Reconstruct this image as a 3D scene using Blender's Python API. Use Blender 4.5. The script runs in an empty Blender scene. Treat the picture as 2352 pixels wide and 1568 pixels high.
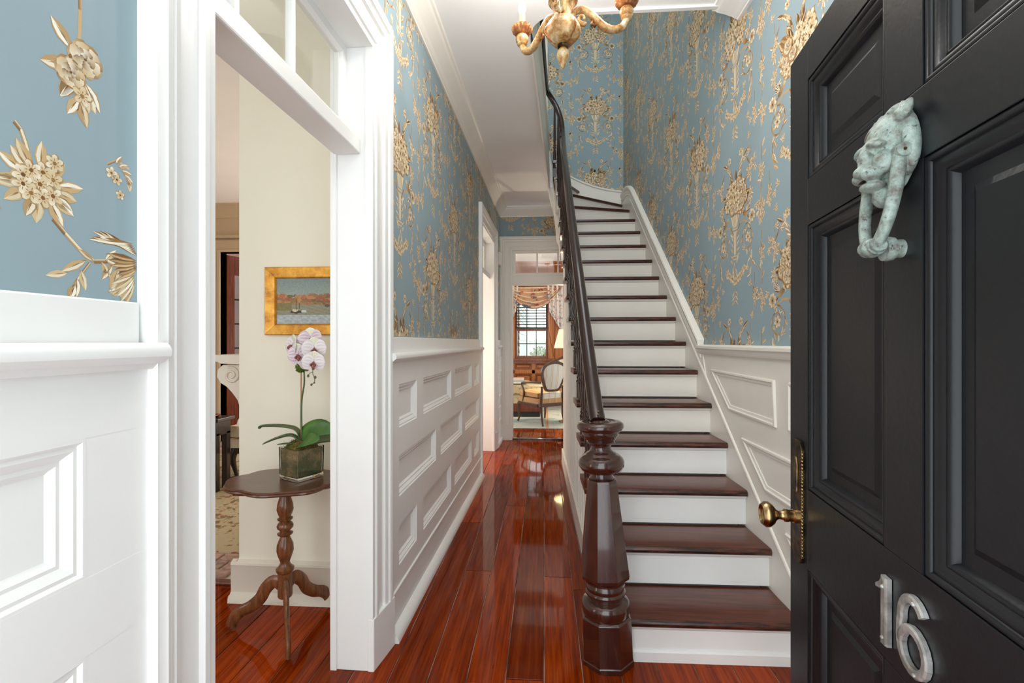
import bpy, bmesh, math, random
from mathutils import Vector, Matrix
R = random.Random(7)
PI = math.pi

# ---------------------------------------------------------------- camera, world, exposure
scn = bpy.context.scene
COL = scn.collection
YAW = math.atan(74.0 / 1090.0)
cam_d = bpy.data.cameras.new('camera')
cam = bpy.data.objects.new('camera', cam_d)
COL.objects.link(cam)
cam.location = (0.0, 0.0, 1.32)
cam.rotation_euler = (PI / 2, 0.0, YAW)
cam_d.sensor_width = 36.0
cam_d.lens = 36.0 * 1090.0 / 2352.0
cam_d.clip_start = 0.01
cam_d.clip_end = 200
scn.camera = cam

world = bpy.data.worlds.new('daylight')
scn.world = world
world.use_nodes = True
wb = world.node_tree.nodes['Background']
wb.inputs[0].default_value = (0.90, 0.975, 1.0, 1)
wb.inputs[1].default_value = 1.85

vs = scn.view_settings
vs.view_transform = 'Standard'
try:
    vs.look = 'None'
except Exception:
    pass
vs.exposure = 0.72
vs.gamma = 1.0
scn.cycles.max_bounces = 12
scn.cycles.diffuse_bounces = 7
scn.cycles.use_adaptive_sampling = True
scn.cycles.adaptive_threshold = 0.02
vs.use_curve_mapping = False

def add_light(name, kind, loc, energy, color=(1, 1, 1), size=0.1, size_y=None, rot=(0, 0, 0)):
    d = bpy.data.lights.new(name, kind)
    d.energy = energy
    d.color = color
    if kind == 'AREA':
        d.size = size
        if size_y:
            d.shape = 'RECTANGLE'
            d.size_y = size_y
    else:
        d.shadow_soft_size = size
    o = bpy.data.objects.new(name, d)
    COL.objects.link(o)
    o.location = loc
    o.rotation_euler = rot
    return o

# ---------------------------------------------------------------- materials
def newmat(name):
    m = bpy.data.materials.new(name)
    m.use_nodes = True
    nt = m.node_tree
    b = nt.nodes['Principled BSDF']
    return m, nt, b

def N(nt, t, **kw):
    n = nt.nodes.new(t)
    for k, v in kw.items():
        setattr(n, k, v)
    return n

def ramp(nt, fac, stops):
    r = N(nt, 'ShaderNodeValToRGB')
    el = r.color_ramp.elements
    while len(el) < len(stops):
        el.new(0.5)
    for e, (p, c) in zip(el, stops):
        e.position = p
        e.color = (c[0], c[1], c[2], 1)
    nt.links.new(fac, r.inputs[0])
    return r.outputs[0]

def lin(c):
    return tuple((x / 255.0 / 12.92) if x / 255.0 <= 0.04045 else ((x / 255.0 + 0.055) / 1.055) ** 2.4 for x in c)

def coords(nt, kind='Object', scale=(1, 1, 1), rnd=False):
    tc = N(nt, 'ShaderNodeTexCoord')
    mp = N(nt, 'ShaderNodeMapping')
    mp.inputs['Scale'].default_value = scale
    nt.links.new(tc.outputs[kind], mp.inputs[0])
    if rnd:
        oi = N(nt, 'ShaderNodeObjectInfo')
        ml = N(nt, 'ShaderNodeMath', operation='MULTIPLY')
        ml.inputs[1].default_value = 57.0
        nt.links.new(oi.outputs['Random'], ml.inputs[0])
        nt.links.new(ml.outputs[0], mp.inputs['Location'])
    return mp.outputs[0]

def noise(nt, vec, scale=5, detail=4, rough=0.5):
    n = N(nt, 'ShaderNodeTexNoise')
    n.inputs['Scale'].default_value = scale
    n.inputs['Detail'].default_value = detail
    n.inputs['Roughness'].default_value = rough
    nt.links.new(vec, n.inputs['Vector'])
    return n.outputs['Fac']

def bump(nt, b, h, strength=0.2, dist=0.01):
    n = N(nt, 'ShaderNodeBump')
    n.inputs['Strength'].default_value = strength
    n.inputs['Distance'].default_value = dist
    nt.links.new(h, n.inputs['Height'])
    nt.links.new(n.outputs[0], b.inputs['Normal'])

def mat_paint(name, rgb, rough=0.4, var=0.03, bmp=0.08, scale=14, spec=0.5):
    m, nt, b = newmat(name)
    v = coords(nt, 'Object')
    f = noise(nt, v, scale, 5)
    c = lin(rgb)
    lo = tuple(max(0, x * (1 - var)) for x in c)
    hi = tuple(min(1, x * (1 + var)) for x in c)
    nt.links.new(ramp(nt, f, [(0.3, lo), (0.7, hi)]), b.inputs['Base Color'])
    b.inputs['Roughness'].default_value = rough
    b.inputs['Specular IOR Level'].default_value = spec
    f2 = noise(nt, v, scale * 9, 3)
    bump(nt, b, f2, bmp, 0.002)
    return m

def mat_wood(name, stops, stretch=(14, 1.2, 14), rough=0.3, coat=0.0, rnd=True, bmp=0.05, var=0.0, scale=3.0):
    m, nt, b = newmat(name)
    v = coords(nt, 'Object', stretch, rnd)
    f = noise(nt, v, scale, 7, 0.6)
    col = ramp(nt, f, stops)
    if var:
        oi = N(nt, 'ShaderNodeObjectInfo')
        hs = N(nt, 'ShaderNodeHueSaturation')
        mr = N(nt, 'ShaderNodeMapRange')
        mr.inputs['To Min'].default_value = 1 - var
        mr.inputs['To Max'].default_value = 1 + var
        nt.links.new(oi.outputs['Random'], mr.inputs[0])
        nt.links.new(mr.outputs[0], hs.inputs['Value'])
        nt.links.new(col, hs.inputs['Color'])
        col = hs.outputs[0]
    nt.links.new(col, b.inputs['Base Color'])
    b.inputs['Roughness'].default_value = rough
    b.inputs['Coat Weight'].default_value = coat
    b.inputs['Coat Roughness'].default_value = 0.06
    bump(nt, b, f, bmp, 0.003)
    return m

def mat_metal(name, c1, c2, rough=0.3, scale=30, metal=1.0, lo=0.4, hi=0.6, bmp=0.1):
    m, nt, b = newmat(name)
    v = coords(nt, 'Object')
    f = noise(nt, v, scale, 5, 0.6)
    nt.links.new(ramp(nt, f, [(lo, lin(c1)), (hi, lin(c2))]), b.inputs['Base Color'])
    b.inputs['Roughness'].default_value = rough
    b.inputs['Metallic'].default_value = metal
    bump(nt, b, f, bmp, 0.002)
    return m

def mat_vcol(name, rough=0.7, spec=0.2, sheen=0.0):
    m, nt, b = newmat(name)
    a = N(nt, 'ShaderNodeVertexColor', layer_name='Col')
    nt.links.new(a.outputs[0], b.inputs['Base Color'])
    b.inputs['Roughness'].default_value = rough
    b.inputs['Specular IOR Level'].default_value = spec
    return m

def mat_glass(name, rough=0.0, tint=(1, 1, 1), ior=1.45):
    m, nt, b = newmat(name)
    b.inputs['Base Color'].default_value = (*tint, 1)
    b.inputs['Transmission Weight'].default_value = 1.0
    b.inputs['Roughness'].default_value = rough
    b.inputs['IOR'].default_value = ior
    return m

def mat_pane(name, refl=0.08):
    # thin window pane: mostly see-through with a little reflection
    m, nt, b = newmat(name)
    out = nt.nodes['Material Output']
    tr = N(nt, 'ShaderNodeBsdfTransparent')
    tr.inputs[0].default_value = (0.97, 0.98, 0.97, 1)
    gl = N(nt, 'ShaderNodeBsdfGlossy')
    gl.inputs['Roughness'].default_value = 0.02
    mx = N(nt, 'ShaderNodeMixShader')
    mx.inputs[0].default_value = refl
    nt.links.new(tr.outputs[0], mx.inputs[1])
    nt.links.new(gl.outputs[0], mx.inputs[2])
    nt.links.new(mx.outputs[0], out.inputs[0])
    return m

def mat_emit(name, col, strength):
    m, nt, b = newmat(name)
    b.inputs['Base Color'].default_value = (*col, 1)
    b.inputs['Emission Color'].default_value = (*col, 1)
    b.inputs['Emission Strength'].default_value = strength
    return m

M = {}
M['white'] = mat_paint('white_gloss_paint', (239, 238, 236), 0.34, 0.012, 0.12, 9)
M['white_w'] = mat_paint('warm_white_paint', (236, 231, 222), 0.36, 0.012, 0.12, 9)
M['ceil'] = mat_paint('ceiling_paint', (248, 248, 247), 0.8, 0.01, 0.05, 6)
M['cream'] = mat_paint('cream_wall_paint', (241, 236, 219), 0.75, 0.012, 0.06, 6)
M['cream_w'] = mat_paint('pinkish_cream_paint', (230, 222, 208), 0.5, 0.012, 0.06, 6)
M['taupe'] = mat_paint('parlor_far_wall_paint', (196, 174, 144), 0.7, 0.02, 0.05, 6)
M['blue'] = mat_paint('blue_wallpaper', (144, 163, 170), 0.62, 0.03, 0.03, 3, 0.3)
M['print'] = mat_vcol('wallpaper_print', 0.62, 0.3)
M['black'] = mat_paint('black_door_paint', (28, 30, 34), 0.34, 0.05, 0.16, 12, 0.4)
M['subfloor'] = mat_paint('board_gap_dust', (150, 130, 116), 0.9, 0.85, 0.2, 4)
M['rail'] = mat_wood('dark_handrail_wood', [(0.3, lin((34, 14, 10))), (0.7, lin((50, 22, 16)))], (20, 20, 3), 0.24, 0.4, bmp=0.01)
M['newel'] = mat_wood('newel_mahogany', [(0.3, lin((46, 20, 14))), (0.7, lin((78, 38, 27)))], (22, 22, 3), 0.22, 1.0)
M['baluster'] = mat_wood('baluster_wood', [(0.3, lin((34, 16, 13))), (0.7, lin((60, 30, 22)))], (20, 20, 3), 0.3, 0.3)
M['table'] = mat_wood('pedestal_walnut', [(0.3, lin((80, 46, 25))), (0.55, lin((126, 76, 44))), (0.75, lin((148, 94, 57)))], (26, 26, 4), 0.3, 0.3)
M['tabletop'] = mat_wood('tabletop_walnut', [(0.3, lin((74, 46, 33))), (0.7, lin((106, 68, 48)))], (3, 30, 30), 0.28, 0.3)
M['study'] = mat_wood('study_panel_wood', [(0.25, lin((142, 78, 30))), (0.55, lin((178, 104, 46))), (0.8, lin((196, 124, 60)))], (16, 16, 1.6), 0.4, 0.15, var=0.08)
M['study_d'] = mat_wood('study_trim_wood', [(0.3, lin((98, 48, 20))), (0.7, lin((150, 82, 36)))], (16, 16, 1.6), 0.35, 0.2)
M['mahog'] = mat_wood('mahogany_door', [(0.3, lin((78, 32, 14))), (0.7, lin((122, 56, 26)))], (16, 16, 1.6), 0.3, 0.3)
M['walnut'] = mat_wood('chair_walnut', [(0.3, lin((66, 44, 30))), (0.7, lin((104, 74, 54)))], (18, 18, 4), 0.35, 0.2)
M['darkwood'] = mat_wood('ebonised_wood', [(0.3, lin((22, 16, 14))), (0.7, lin((46, 32, 28)))], (18, 18, 4), 0.3, 0.3)
M['brass'] = mat_metal('aged_brass', (104, 80, 52), (196, 166, 118), 0.24, 22, 1.0, 0.3, 0.62)
M['bronze'] = mat_metal('tarnished_brass', (52, 42, 32), (146, 120, 84), 0.3, 40, 0.9, 0.4, 0.7)
M['nickel'] = mat_metal('brushed_nickel', (150, 147, 143), (206, 204, 202), 0.42, 25, 0.55)
M['copper'] = mat_metal('copper_tray', (150, 92, 60), (214, 160, 124), 0.25, 20, 1.0)
M['candle'] = mat_paint('candle_sleeve', (226, 190, 140), 0.6, 0.1, 0.2, 30)
M['bulb'] = mat_emit('lit_bulb', (1.0, 0.86, 0.62), 9.0)
M['cord'] = mat_paint('dark_cord', (70, 46, 36), 0.7)
M['chime'] = mat_paint('chime_plastic', (236, 233, 226), 0.4, 0.01, 0.02)
M['glass'] = mat_glass('clear_glass')
M['pane'] = mat_pane('window_pane')
M['pane_d'] = mat_pane('door_pane', 0.25)
M['book_w'] = mat_paint('white_book_cover', (226, 226, 224), 0.5)
M['book_b'] = mat_paint('black_book_cover', (34, 34, 38), 0.5)
M['book_p'] = mat_paint('pale_pink_book_cover', (214, 188, 178), 0.5)
M['siding'] = mat_paint('pale_siding_paint', (214, 224, 218), 0.7, 0.02)
M['fence'] = mat_paint('fence_paint', (240, 240, 236), 0.7, 0.02)
M['roof'] = mat_paint('pale_metal_roof', (206, 220, 222), 0.5, 0.03)
M['ground'] = mat_paint('garden_ground', (150, 150, 128), 0.9, 0.2)
M['bricklight'] = mat_paint('hearth_brick', (168, 136, 122), 0.9, 0.35, 0.8, 30)
M['mortar'] = mat_paint('hearth_mortar', (184, 178, 166), 0.95, 0.2, 0.6, 30)
M['moss'] = mat_paint('green_moss', (104, 92, 34), 0.95, 0.7, 1.0, 60)
M['moss_b'] = mat_paint('bright_moss', (104, 128, 48), 0.95, 0.5, 1.0, 70)
M['stem'] = mat_paint('orchid_stem', (76, 96, 60), 0.5, 0.15)
M['stake'] = mat_paint('bamboo_stake', (190, 142, 100), 0.6, 0.1)
M['bud'] = mat_paint('orchid_bud', (112, 100, 72), 0.5, 0.2)
M['lip'] = mat_paint('orchid_lip', (150, 84, 76), 0.5, 0.4, 0.1, 120)

def _pot_filling():
    # packed moss and bark seen through the glass: brown and dark green patches
    m, nt, b = newmat('packed_moss_filling')
    v = coords(nt, 'Object')
    f = noise(nt, v, 9, 6, 0.6)
    f2 = noise(nt, v, 130, 3, 0.6)
    c = ramp(nt, f, [(0.35, lin((66, 84, 50))), (0.5, lin((98, 98, 62))), (0.62, lin((160, 136, 94)))])
    mx = N(nt, 'ShaderNodeMixRGB', blend_type='OVERLAY')
    mx.inputs[0].default_value = 0.7
    nt.links.new(c, mx.inputs[1])
    nt.links.new(f2, mx.inputs[2])
    nt.links.new(mx.outputs[0], b.inputs['Base Color'])
    b.inputs['Roughness'].default_value = 0.95
    bump(nt, b, f2, 0.7, 0.004)
    return m
M['filling'] = _pot_filling()

def _floor_mat():
    m, nt, b = newmat('varnished_heart_pine')
    v = coords(nt, 'Object', (16, 0.9, 16), True)
    f = noise(nt, v, 2.6, 8, 0.62)
    v2 = coords(nt, 'Object', (70, 1.6, 70), True)
    f2 = noise(nt, v2, 2.0, 5, 0.6)
    mixf = N(nt, 'ShaderNodeMath', operation='MULTIPLY_ADD')
    mixf.inputs[1].default_value = 0.45
    nt.links.new(f2, mixf.inputs[0])
    sc = N(nt, 'ShaderNodeMath', operation='MULTIPLY')
    sc.inputs[1].default_value = 0.55
    nt.links.new(f, sc.inputs[0])
    nt.links.new(sc.outputs[0], mixf.inputs[2])
    c = ramp(nt, mixf.outputs[0], [(0.30, lin((72, 20, 2))), (0.46, lin((128, 42, 4))), (0.56, lin((152, 56, 6))), (0.70, lin((170, 76, 16)))])
    # dark knots and nail stains
    v3 = coords(nt, 'Object', (9, 3, 9), True)
    k = noise(nt, v3, 4, 4, 0.7)
    kr = ramp(nt, k, [(0.68, (1, 1, 1)), (0.74, (0.10, 0.07, 0.06))])
    mx = N(nt, 'ShaderNodeMixRGB', blend_type='MULTIPLY')
    mx.inputs[0].default_value = 0.9
    nt.links.new(c, mx.inputs[1])
    nt.links.new(kr, mx.inputs[2])
    oi = N(nt, 'ShaderNodeObjectInfo')
    mr = N(nt, 'ShaderNodeMapRange')
    mr.inputs['To Min'].default_value = 0.6
    mr.inputs['To Max'].default_value = 1.25
    nt.links.new(oi.outputs['Random'], mr.inputs[0])
    hs = N(nt, 'ShaderNodeHueSaturation')
    nt.links.new(mr.outputs[0], hs.inputs['Value'])
    nt.links.new(mx.outputs[0], hs.inputs['Color'])
    nt.links.new(hs.outputs[0], b.inputs['Base Color'])
    b.inputs['Roughness'].default_value = 0.35
    b.inputs['Specular IOR Level'].default_value = 0.0
    b.inputs['Coat Weight'].default_value = 0.62
    b.inputs['Coat IOR'].default_value = 1.36
    b.inputs['Coat Roughness'].default_value = 0.05
    v4 = coords(nt, 'Object', (5, 1.2, 5), True)
    w = noise(nt, v4, 3, 3)
    bump(nt, b, w, 0.12, 0.01)
    return m
M['plank'] = _floor_mat()

def _tread_mat():
    m, nt, b = newmat('stair_tread_wood')
    v = coords(nt, 'Object', (1.2, 16, 16), True)
    f = noise(nt, v, 3, 7, 0.6)
    c = ramp(nt, f, [(0.3, lin((66, 29, 18))), (0.55, lin((94, 45, 29))), (0.8, lin((112, 58, 38)))])
    # worn dark chips along the rounded nosing (front-facing surface only carries the wear)
    v2 = coords(nt, 'Object', (5, 60, 60), True)
    k = noise(nt, v2, 2.2, 5, 0.7)
    kr = ramp(nt, k, [(0.42, (1, 1, 1)), (0.56, (0.12, 0.10, 0.09))])
    at = N(nt, 'ShaderNodeAttribute', attribute_name='wear')
    mx = N(nt, 'ShaderNodeMixRGB', blend_type='MULTIPLY')
    nt.links.new(at.outputs['Fac'], mx.inputs[0])
    nt.links.new(c, mx.inputs[1])
    nt.links.new(kr, mx.inputs[2])
    nt.links.new(mx.outputs[0], b.inputs['Base Color'])
    b.inputs['Roughness'].default_value = 0.3
    b.inputs['Coat Weight'].default_value = 0.4
    b.inputs['Coat Roughness'].default_value = 0.12
    bump(nt, b, f, 0.05, 0.003)
    return m
M['tread'] = _tread_mat()

def _verdigris():
    m, nt, b = newmat('verdigris_bronze')
    v = coords(nt, 'Object')
    f = noise(nt, v, 48, 6, 0.7)
    c = ramp(nt, f, [(0.28, lin((96, 86, 76))), (0.40, lin((132, 134, 126))), (0.52, lin((158, 174, 166))), (0.64, lin((182, 194, 188))), (0.76, lin((180, 150, 126)))])
    k = noise(nt, v, 150, 3, 0.6)
    kr = ramp(nt, k, [(0.30, (0.25, 0.25, 0.26)), (0.38, (1, 1, 1))])
    mx = N(nt, 'ShaderNodeMixRGB', blend_type='MULTIPLY')
    mx.inputs[0].default_value = 1
    nt.links.new(c, mx.inputs[1])
    nt.links.new(kr, mx.inputs[2])
    nt.links.new(mx.outputs[0], b.inputs['Base Color'])
    b.inputs['Roughness'].default_value = 0.55
    b.inputs['Metallic'].default_value = 0.15
    bump(nt, b, f, 0.45, 0.004)
    return m
M['verdigris'] = _verdigris()

def _giltwood(name, c, rough=0.4, metal=0.35, scale=24):
    m, nt, b = newmat(name)
    v = coords(nt, 'Object')
    f = noise(nt, v, scale, 6, 0.7)
    nt.links.new(ramp(nt, f, [(0.3, lin(c[0])), (0.43, lin(c[1])), (0.56, lin(c[2])), (0.68, lin(c[3]))]), b.inputs['Base Color'])
    b.inputs['Roughness'].default_value = rough
    b.inputs['Metallic'].default_value = metal
    bump(nt, b, f, 0.3, 0.003)
    return m
M['gilt'] = _giltwood('distressed_giltwood', [(96, 62, 32), (178, 128, 72), (212, 182, 132), (232, 224, 208)], 0.42, 0.2)
M['gilt_d'] = _giltwood('worn_brown_gilding', [(82, 44, 22), (140, 84, 44), (176, 112, 64), (200, 160, 110)])
M['goldframe'] = _giltwood('gold_leaf_frame', [(120, 72, 20), (196, 132, 44), (222, 162, 66), (232, 180, 92)], 0.38, 0.5, 9)

def _stripes(name, base, s1, s2, scale, axis='X', rough=0.85):
    m, nt, b = newmat(name)
    v = coords(nt, 'Object')
    sp = N(nt, 'ShaderNodeSeparateXYZ')
    nt.links.new(v, sp.inputs[0])
    ml = N(nt, 'ShaderNodeMath', operation='MULTIPLY')
    ml.inputs[1].default_value = scale
    nt.links.new(sp.outputs[axis], ml.inputs[0])
    fr = N(nt, 'ShaderNodeMath', operation='FRACT')
    nt.links.new(ml.outputs[0], fr.inputs[0])
    r = N(nt, 'ShaderNodeValToRGB')
    r.color_ramp.interpolation = 'CONSTANT'
    el = r.color_ramp.elements
    for p, c in [(0.42, s1), (0.47, base), (0.6, s2), (0.72, base)]:
        el.new(p)
    cs = [base, s1, base, s2, base, base]
    ps = [0.0, 0.40, 0.44, 0.58, 0.72, 1.0]
    for e, p, c in zip(el, ps, cs):
        e.position = p
        e.color = (*lin(c), 1)
    nt.links.new(fr.outputs[0], r.inputs[0])
    nt.links.new(r.outputs[0], b.inputs['Base Color'])
    b.inputs['Roughness'].default_value = rough
    f = noise(nt, v, 240, 2)
    bump(nt, b, f, 0.2, 0.001)
    return m
M['chair_fab'] = _stripes('striped_chair_fabric', (224, 220, 208), (176, 164, 140), (214, 196, 150), 9.0)
M['seat_fab'] = _stripes('tan_cushion_fabric', (196, 154, 106), (150, 112, 70), (206, 172, 124), 8.0)
M['cushion'] = _stripes('ivory_cushion_fabric', (226, 214, 190), (206, 190, 158), (230, 222, 204), 10.0)

def _floral(name, base, cols, scale, rough=0.85):
    m, nt, b = newmat(name)
    v = coords(nt, 'Object')
    prev = None
    bc = N(nt, 'ShaderNodeRGB')
    bc.outputs[0].default_value = (*lin(base), 1)
    prev = bc.outputs[0]
    for i, (c, sc, th) in enumerate(cols):
        mp = N(nt, 'ShaderNodeMapping')
        mp.inputs['Location'].default_value = (i * 3.7, i * 1.9, i * 5.3)
        nt.links.new(v, mp.inputs[0])
        f = noise(nt, mp.outputs[0], scale * sc, 4, 0.7)
        k = ramp(nt, f, [(th, (0, 0, 0)), (th + 0.03, (1, 1, 1))])
        mx = N(nt, 'ShaderNodeMixRGB')
        nt.links.new(k, mx.inputs[0])
        nt.links.new(prev, mx.inputs[1])
        mx.inputs[2].default_value = (*lin(c), 1)
        prev = mx.outputs[0]
    nt.links.new(prev, b.inputs['Base Color'])
    b.inputs['Roughness'].default_value = rough
    return m
M['curtain'] = _floral('floral_chintz', (228, 202, 168), [((196, 92, 84), 1.0, 0.56), ((214, 150, 130), 1.7, 0.6), ((70, 92, 120), 0.9, 0.6), ((120, 130, 96), 2.0, 0.64)], 5.5)
M['jabot'] = _floral('chintz_lining', (226, 220, 210), [((190, 96, 90), 1.2, 0.58), ((104, 128, 160), 1.0, 0.58), ((206, 160, 140), 2.0, 0.6)], 12)
M['rug_p'] = _floral('parlor_rug', (176, 160, 128), [((120, 96, 66), 1.0, 0.55), ((138, 76, 60), 1.9, 0.6), ((96, 110, 80), 1.4, 0.62)], 7, 0.95)
M['rug_s'] = _floral('study_rug', (188, 192, 180), [((150, 168, 164), 0.3, 0.55), ((206, 200, 170), 0.5, 0.6), ((150, 160, 150), 2.0, 0.62)], 4, 0.95)
M['ottoman'] = _floral('ottoman_fabric', (190, 176, 146), [((122, 116, 92), 1.5, 0.58), ((160, 120, 92), 2.2, 0.6)], 16)

def _shade():
    m, nt, b = newmat('lamp_shade_paper')
    b.inputs['Base Color'].default_value = (*lin((238, 228, 200)), 1)
    b.inputs['Roughness'].default_value = 0.8
    b.inputs['Emission Color'].default_value = (*lin((244, 226, 184)), 1)
    b.inputs['Emission Strength'].default_value = 0.35
    return m
M['shade'] = _shade()

def _leaf(name, c1, c2):
    m, nt, b = newmat(name)
    v = coords(nt, 'Object')
    f = noise(nt, v, 14, 4)
    nt.links.new(ramp(nt, f, [(0.35, lin(c1)), (0.65, lin(c2))]), b.inputs['Base Color'])
    b.inputs['Roughness'].default_value = 0.35
    return m
M['leaf'] = _leaf('orchid_leaf', (52, 92, 34), (84, 128, 56))
M['leaf_d'] = _leaf('orchid_leaf_underside', (78, 96, 58), (104, 116, 76))
M['shrub'] = _leaf('garden_leaf', (74, 104, 44), (160, 176, 96))

def _petal():
    m, nt, b = newmat('orchid_petal')
    a = N(nt, 'ShaderNodeVertexColor', layer_name='Col')
    nt.links.new(a.outputs[0], b.inputs['Base Color'])
    b.inputs['Roughness'].default_value = 0.5
    b.inputs['Subsurface Weight'].default_value = 0.15
    b.inputs['Subsurface Radius'].default_value = (0.01, 0.01, 0.01)
    return m
M['petal'] = _petal()
M['vcol'] = mat_vcol('painted_colours', 0.45, 0.4)

# ---------------------------------------------------------------- mesh builder
class MB:
    def __init__(self):
        self.v = []
        self.f = []
        self.c = []      # per face list of per-corner colours (optional)
        self.w = []      # per face wear value (optional)

    def add(self, verts, faces, cols=None, wear=None):
        b = len(self.v)
        self.v.extend([tuple(p) for p in verts])
        for i, f in enumerate(faces):
            self.f.append(tuple(b + k for k in f))
            if cols is not None:
                self.c.append(cols[i])
            if wear is not None:
                self.w.append(wear[i])
        return self

    def box(self, x0, x1, y0, y1, z0, z1, P=None):
        vs = [(x, y, z) for z in (z0, z1) for y in (y0, y1) for x in (x0, x1)]
        if P:
            vs = [P(*p) for p in vs]
        fs = [(0, 2, 3, 1), (4, 5, 7, 6), (0, 1, 5, 4), (2, 6, 7, 3), (0, 4, 6, 2), (1, 3, 7, 5)]
        return self.add(vs, fs)

    def prism(self, poly, t0, t1, P):
        # poly in 2D (a, b); P(a, b, t) -> point
        n = len(poly)
        vs = [P(a, b, t0) for a, b in poly] + [P(a, b, t1) for a, b in poly]
        fs = [tuple(range(n))[::-1], tuple(range(n, 2 * n))]
        for i in range(n):
            j = (i + 1) % n
            fs.append((i, j, n + j, n + i))
        return self.add(vs, fs)

    def lathe(self, prof, c=(0, 0, 0), seg=20, squash=None, flute=None, phase=0.0):
        vs, fs = [], []
        for k, (r, z) in enumerate(prof):
            for i in range(seg):
                a = 2 * PI * i / seg + phase
                rr = r
                if flute:
                    rr = r * (1 + flute[1][k] * math.cos(flute[0] * a))
                vs.append((c[0] + rr * math.cos(a), c[1] + rr * math.sin(a), c[2] + z))
        for k in range(len(prof) - 1):
            for i in range(seg):
                j = (i + 1) % seg
                fs.append((k * seg + i, k * seg + j, (k + 1) * seg + j, (k + 1) * seg + i))
        fs.append(tuple(range(seg))[::-1])
        t = (len(prof) - 1) * seg
        fs.append(tuple(range(t, t + seg)))
        return self.add(vs, fs)

    def tube(self, pts, rad, seg=10, flat=1.0, up=None):
        pts = [Vector(p) for p in pts]
        n = len(pts)
        if not hasattr(rad, '__len__'):
            rad = [rad] * n
        T = []
        for i in range(n):
            a = pts[max(0, i - 1)]
            b = pts[min(n - 1, i + 1)]
            T.append((b - a).normalized())
        if up is None:
            up = Vector((0, 0, 1)) if abs(T[0].z) < 0.9 else Vector((1, 0, 0))
        nrm = (up - T[0] * up.dot(T[0])).normalized()
        vs, fs = [], []
        for i in range(n):
            nrm = (nrm - T[i] * nrm.dot(T[i])).normalized()
            bn = T[i].cross(nrm)
            for k in range(seg):
                a = 2 * PI * k / seg
                vs.append(pts[i] + nrm * (math.cos(a) * rad[i] * flat) + bn * (math.sin(a) * rad[i]))
        for i in range(n - 1):
            for k in range(seg):
                l = (k + 1) % seg
                fs.append((i * seg + k, i * seg + l, (i + 1) * seg + l, (i + 1) * seg + k))
        fs.append(tuple(range(seg))[::-1])
        t = (n - 1) * seg
        fs.append(tuple(range(t, t + seg)))
        return self.add(vs, fs)

    def ball(self, c, r, seg=14, rings=8, rot=None):
        if not hasattr(r, '__len__'):
            r = (r, r, r)
        vs = []
        for i in range(1, rings):
            a = PI * i / rings
            for k in range(seg):
                b = 2 * PI * k / seg
                vs.append(Vector((r[0] * math.sin(a) * math.cos(b), r[1] * math.sin(a) * math.sin(b), r[2] * math.cos(a))))
        vs.append(Vector((0, 0, r[2])))
        vs.append(Vector((0, 0, -r[2])))
        if rot is not None:
            vs = [rot @ p for p in vs]
        vs = [p + Vector(c) for p in vs]
        fs = []
        m = len(vs)
        for i in range(rings - 2):
            for k in range(seg):
                l = (k + 1) % seg
                fs.append((i * seg + k, (i + 1) * seg + k, (i + 1) * seg + l, i * seg + l))
        for k in range(seg):
            l = (k + 1) % seg
            fs.append((m - 2, k, l))
            fs.append((m - 1, (rings - 2) * seg + l, (rings - 2) * seg + k))
        return self.add(vs, fs)

    def sheet(self, fn, nu, nv, col=None, closed_u=False):
        b = len(self.v)
        for j in range(nv + 1):
            for i in range(nu + 1):
                self.v.append(tuple(fn(i / nu, j / nv)))
        for j in range(nv):
            for i in range(nu):
                a = b + j * (nu + 1) + i
                self.f.append((a, a + 1, a + nu + 2, a + nu + 1))
                if col:
                    self.c.append([col(i / nu, j / nv), col((i + 1) / nu, j / nv), col((i + 1) / nu, (j + 1) / nv), col(i / nu, (j + 1) / nv)])
        return self

    def ring(self, poly, prof, P, path_closed=True):
        # mitred moulding: poly (2D, ccw or cw), prof = [(inset, height)]; P(u, v, n)
        n = len(poly)
        area = sum(poly[i][0] * poly[(i + 1) % n][1] - poly[(i + 1) % n][0] * poly[i][1] for i in range(n))
        sgn = 1 if area > 0 else -1
        loops = []
        for d, h in prof:
            pts = []
            for i in range(n):
                p0 = Vector(poly[i - 1]); p1 = Vector(poly[i]); p2 = Vector(poly[(i + 1) % n])
                e1 = (p1 - p0).normalized(); e2 = (p2 - p1).normalized()
                n1 = Vector((-e1.y, e1.x)) * sgn; n2 = Vector((-e2.y, e2.x)) * sgn
                bis = (n1 + n2)
                k = d / max(0.2, (1 + n1.dot(n2)))
                q = p1 + bis * k
                pts.append(P(q.x, q.y, h))
            loops.append(pts)
        vs = [p for l in loops for p in l]
        fs = []
        for k in range(len(loops) - 1):
            for i in range(n):
                j = (i + 1) % n
                fs.append((k * n + i, k * n + j, (k + 1) * n + j, (k + 1) * n + i))
        return self.add(vs, fs)

    def openpath(self, pts_for, prof, P):
        # open mitred moulding; pts_for(d) gives the 2D path at outward distance d
        vs, fs = [], []
        m = None
        for d, h in prof:
            pts = pts_for(d)
            m = len(pts)
            vs += [P(a, b, h) for a, b in pts]
        for k in range(len(prof) - 1):
            for i in range(m - 1):
                fs.append((k * m + i, k * m + i + 1, (k + 1) * m + i + 1, (k + 1) * m + i))
        k = len(prof)
        fs.append(tuple(i * m for i in range(k)))
        fs.append(tuple(i * m + m - 1 for i in range(k))[::-1])
        return self.add(vs, fs)

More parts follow.
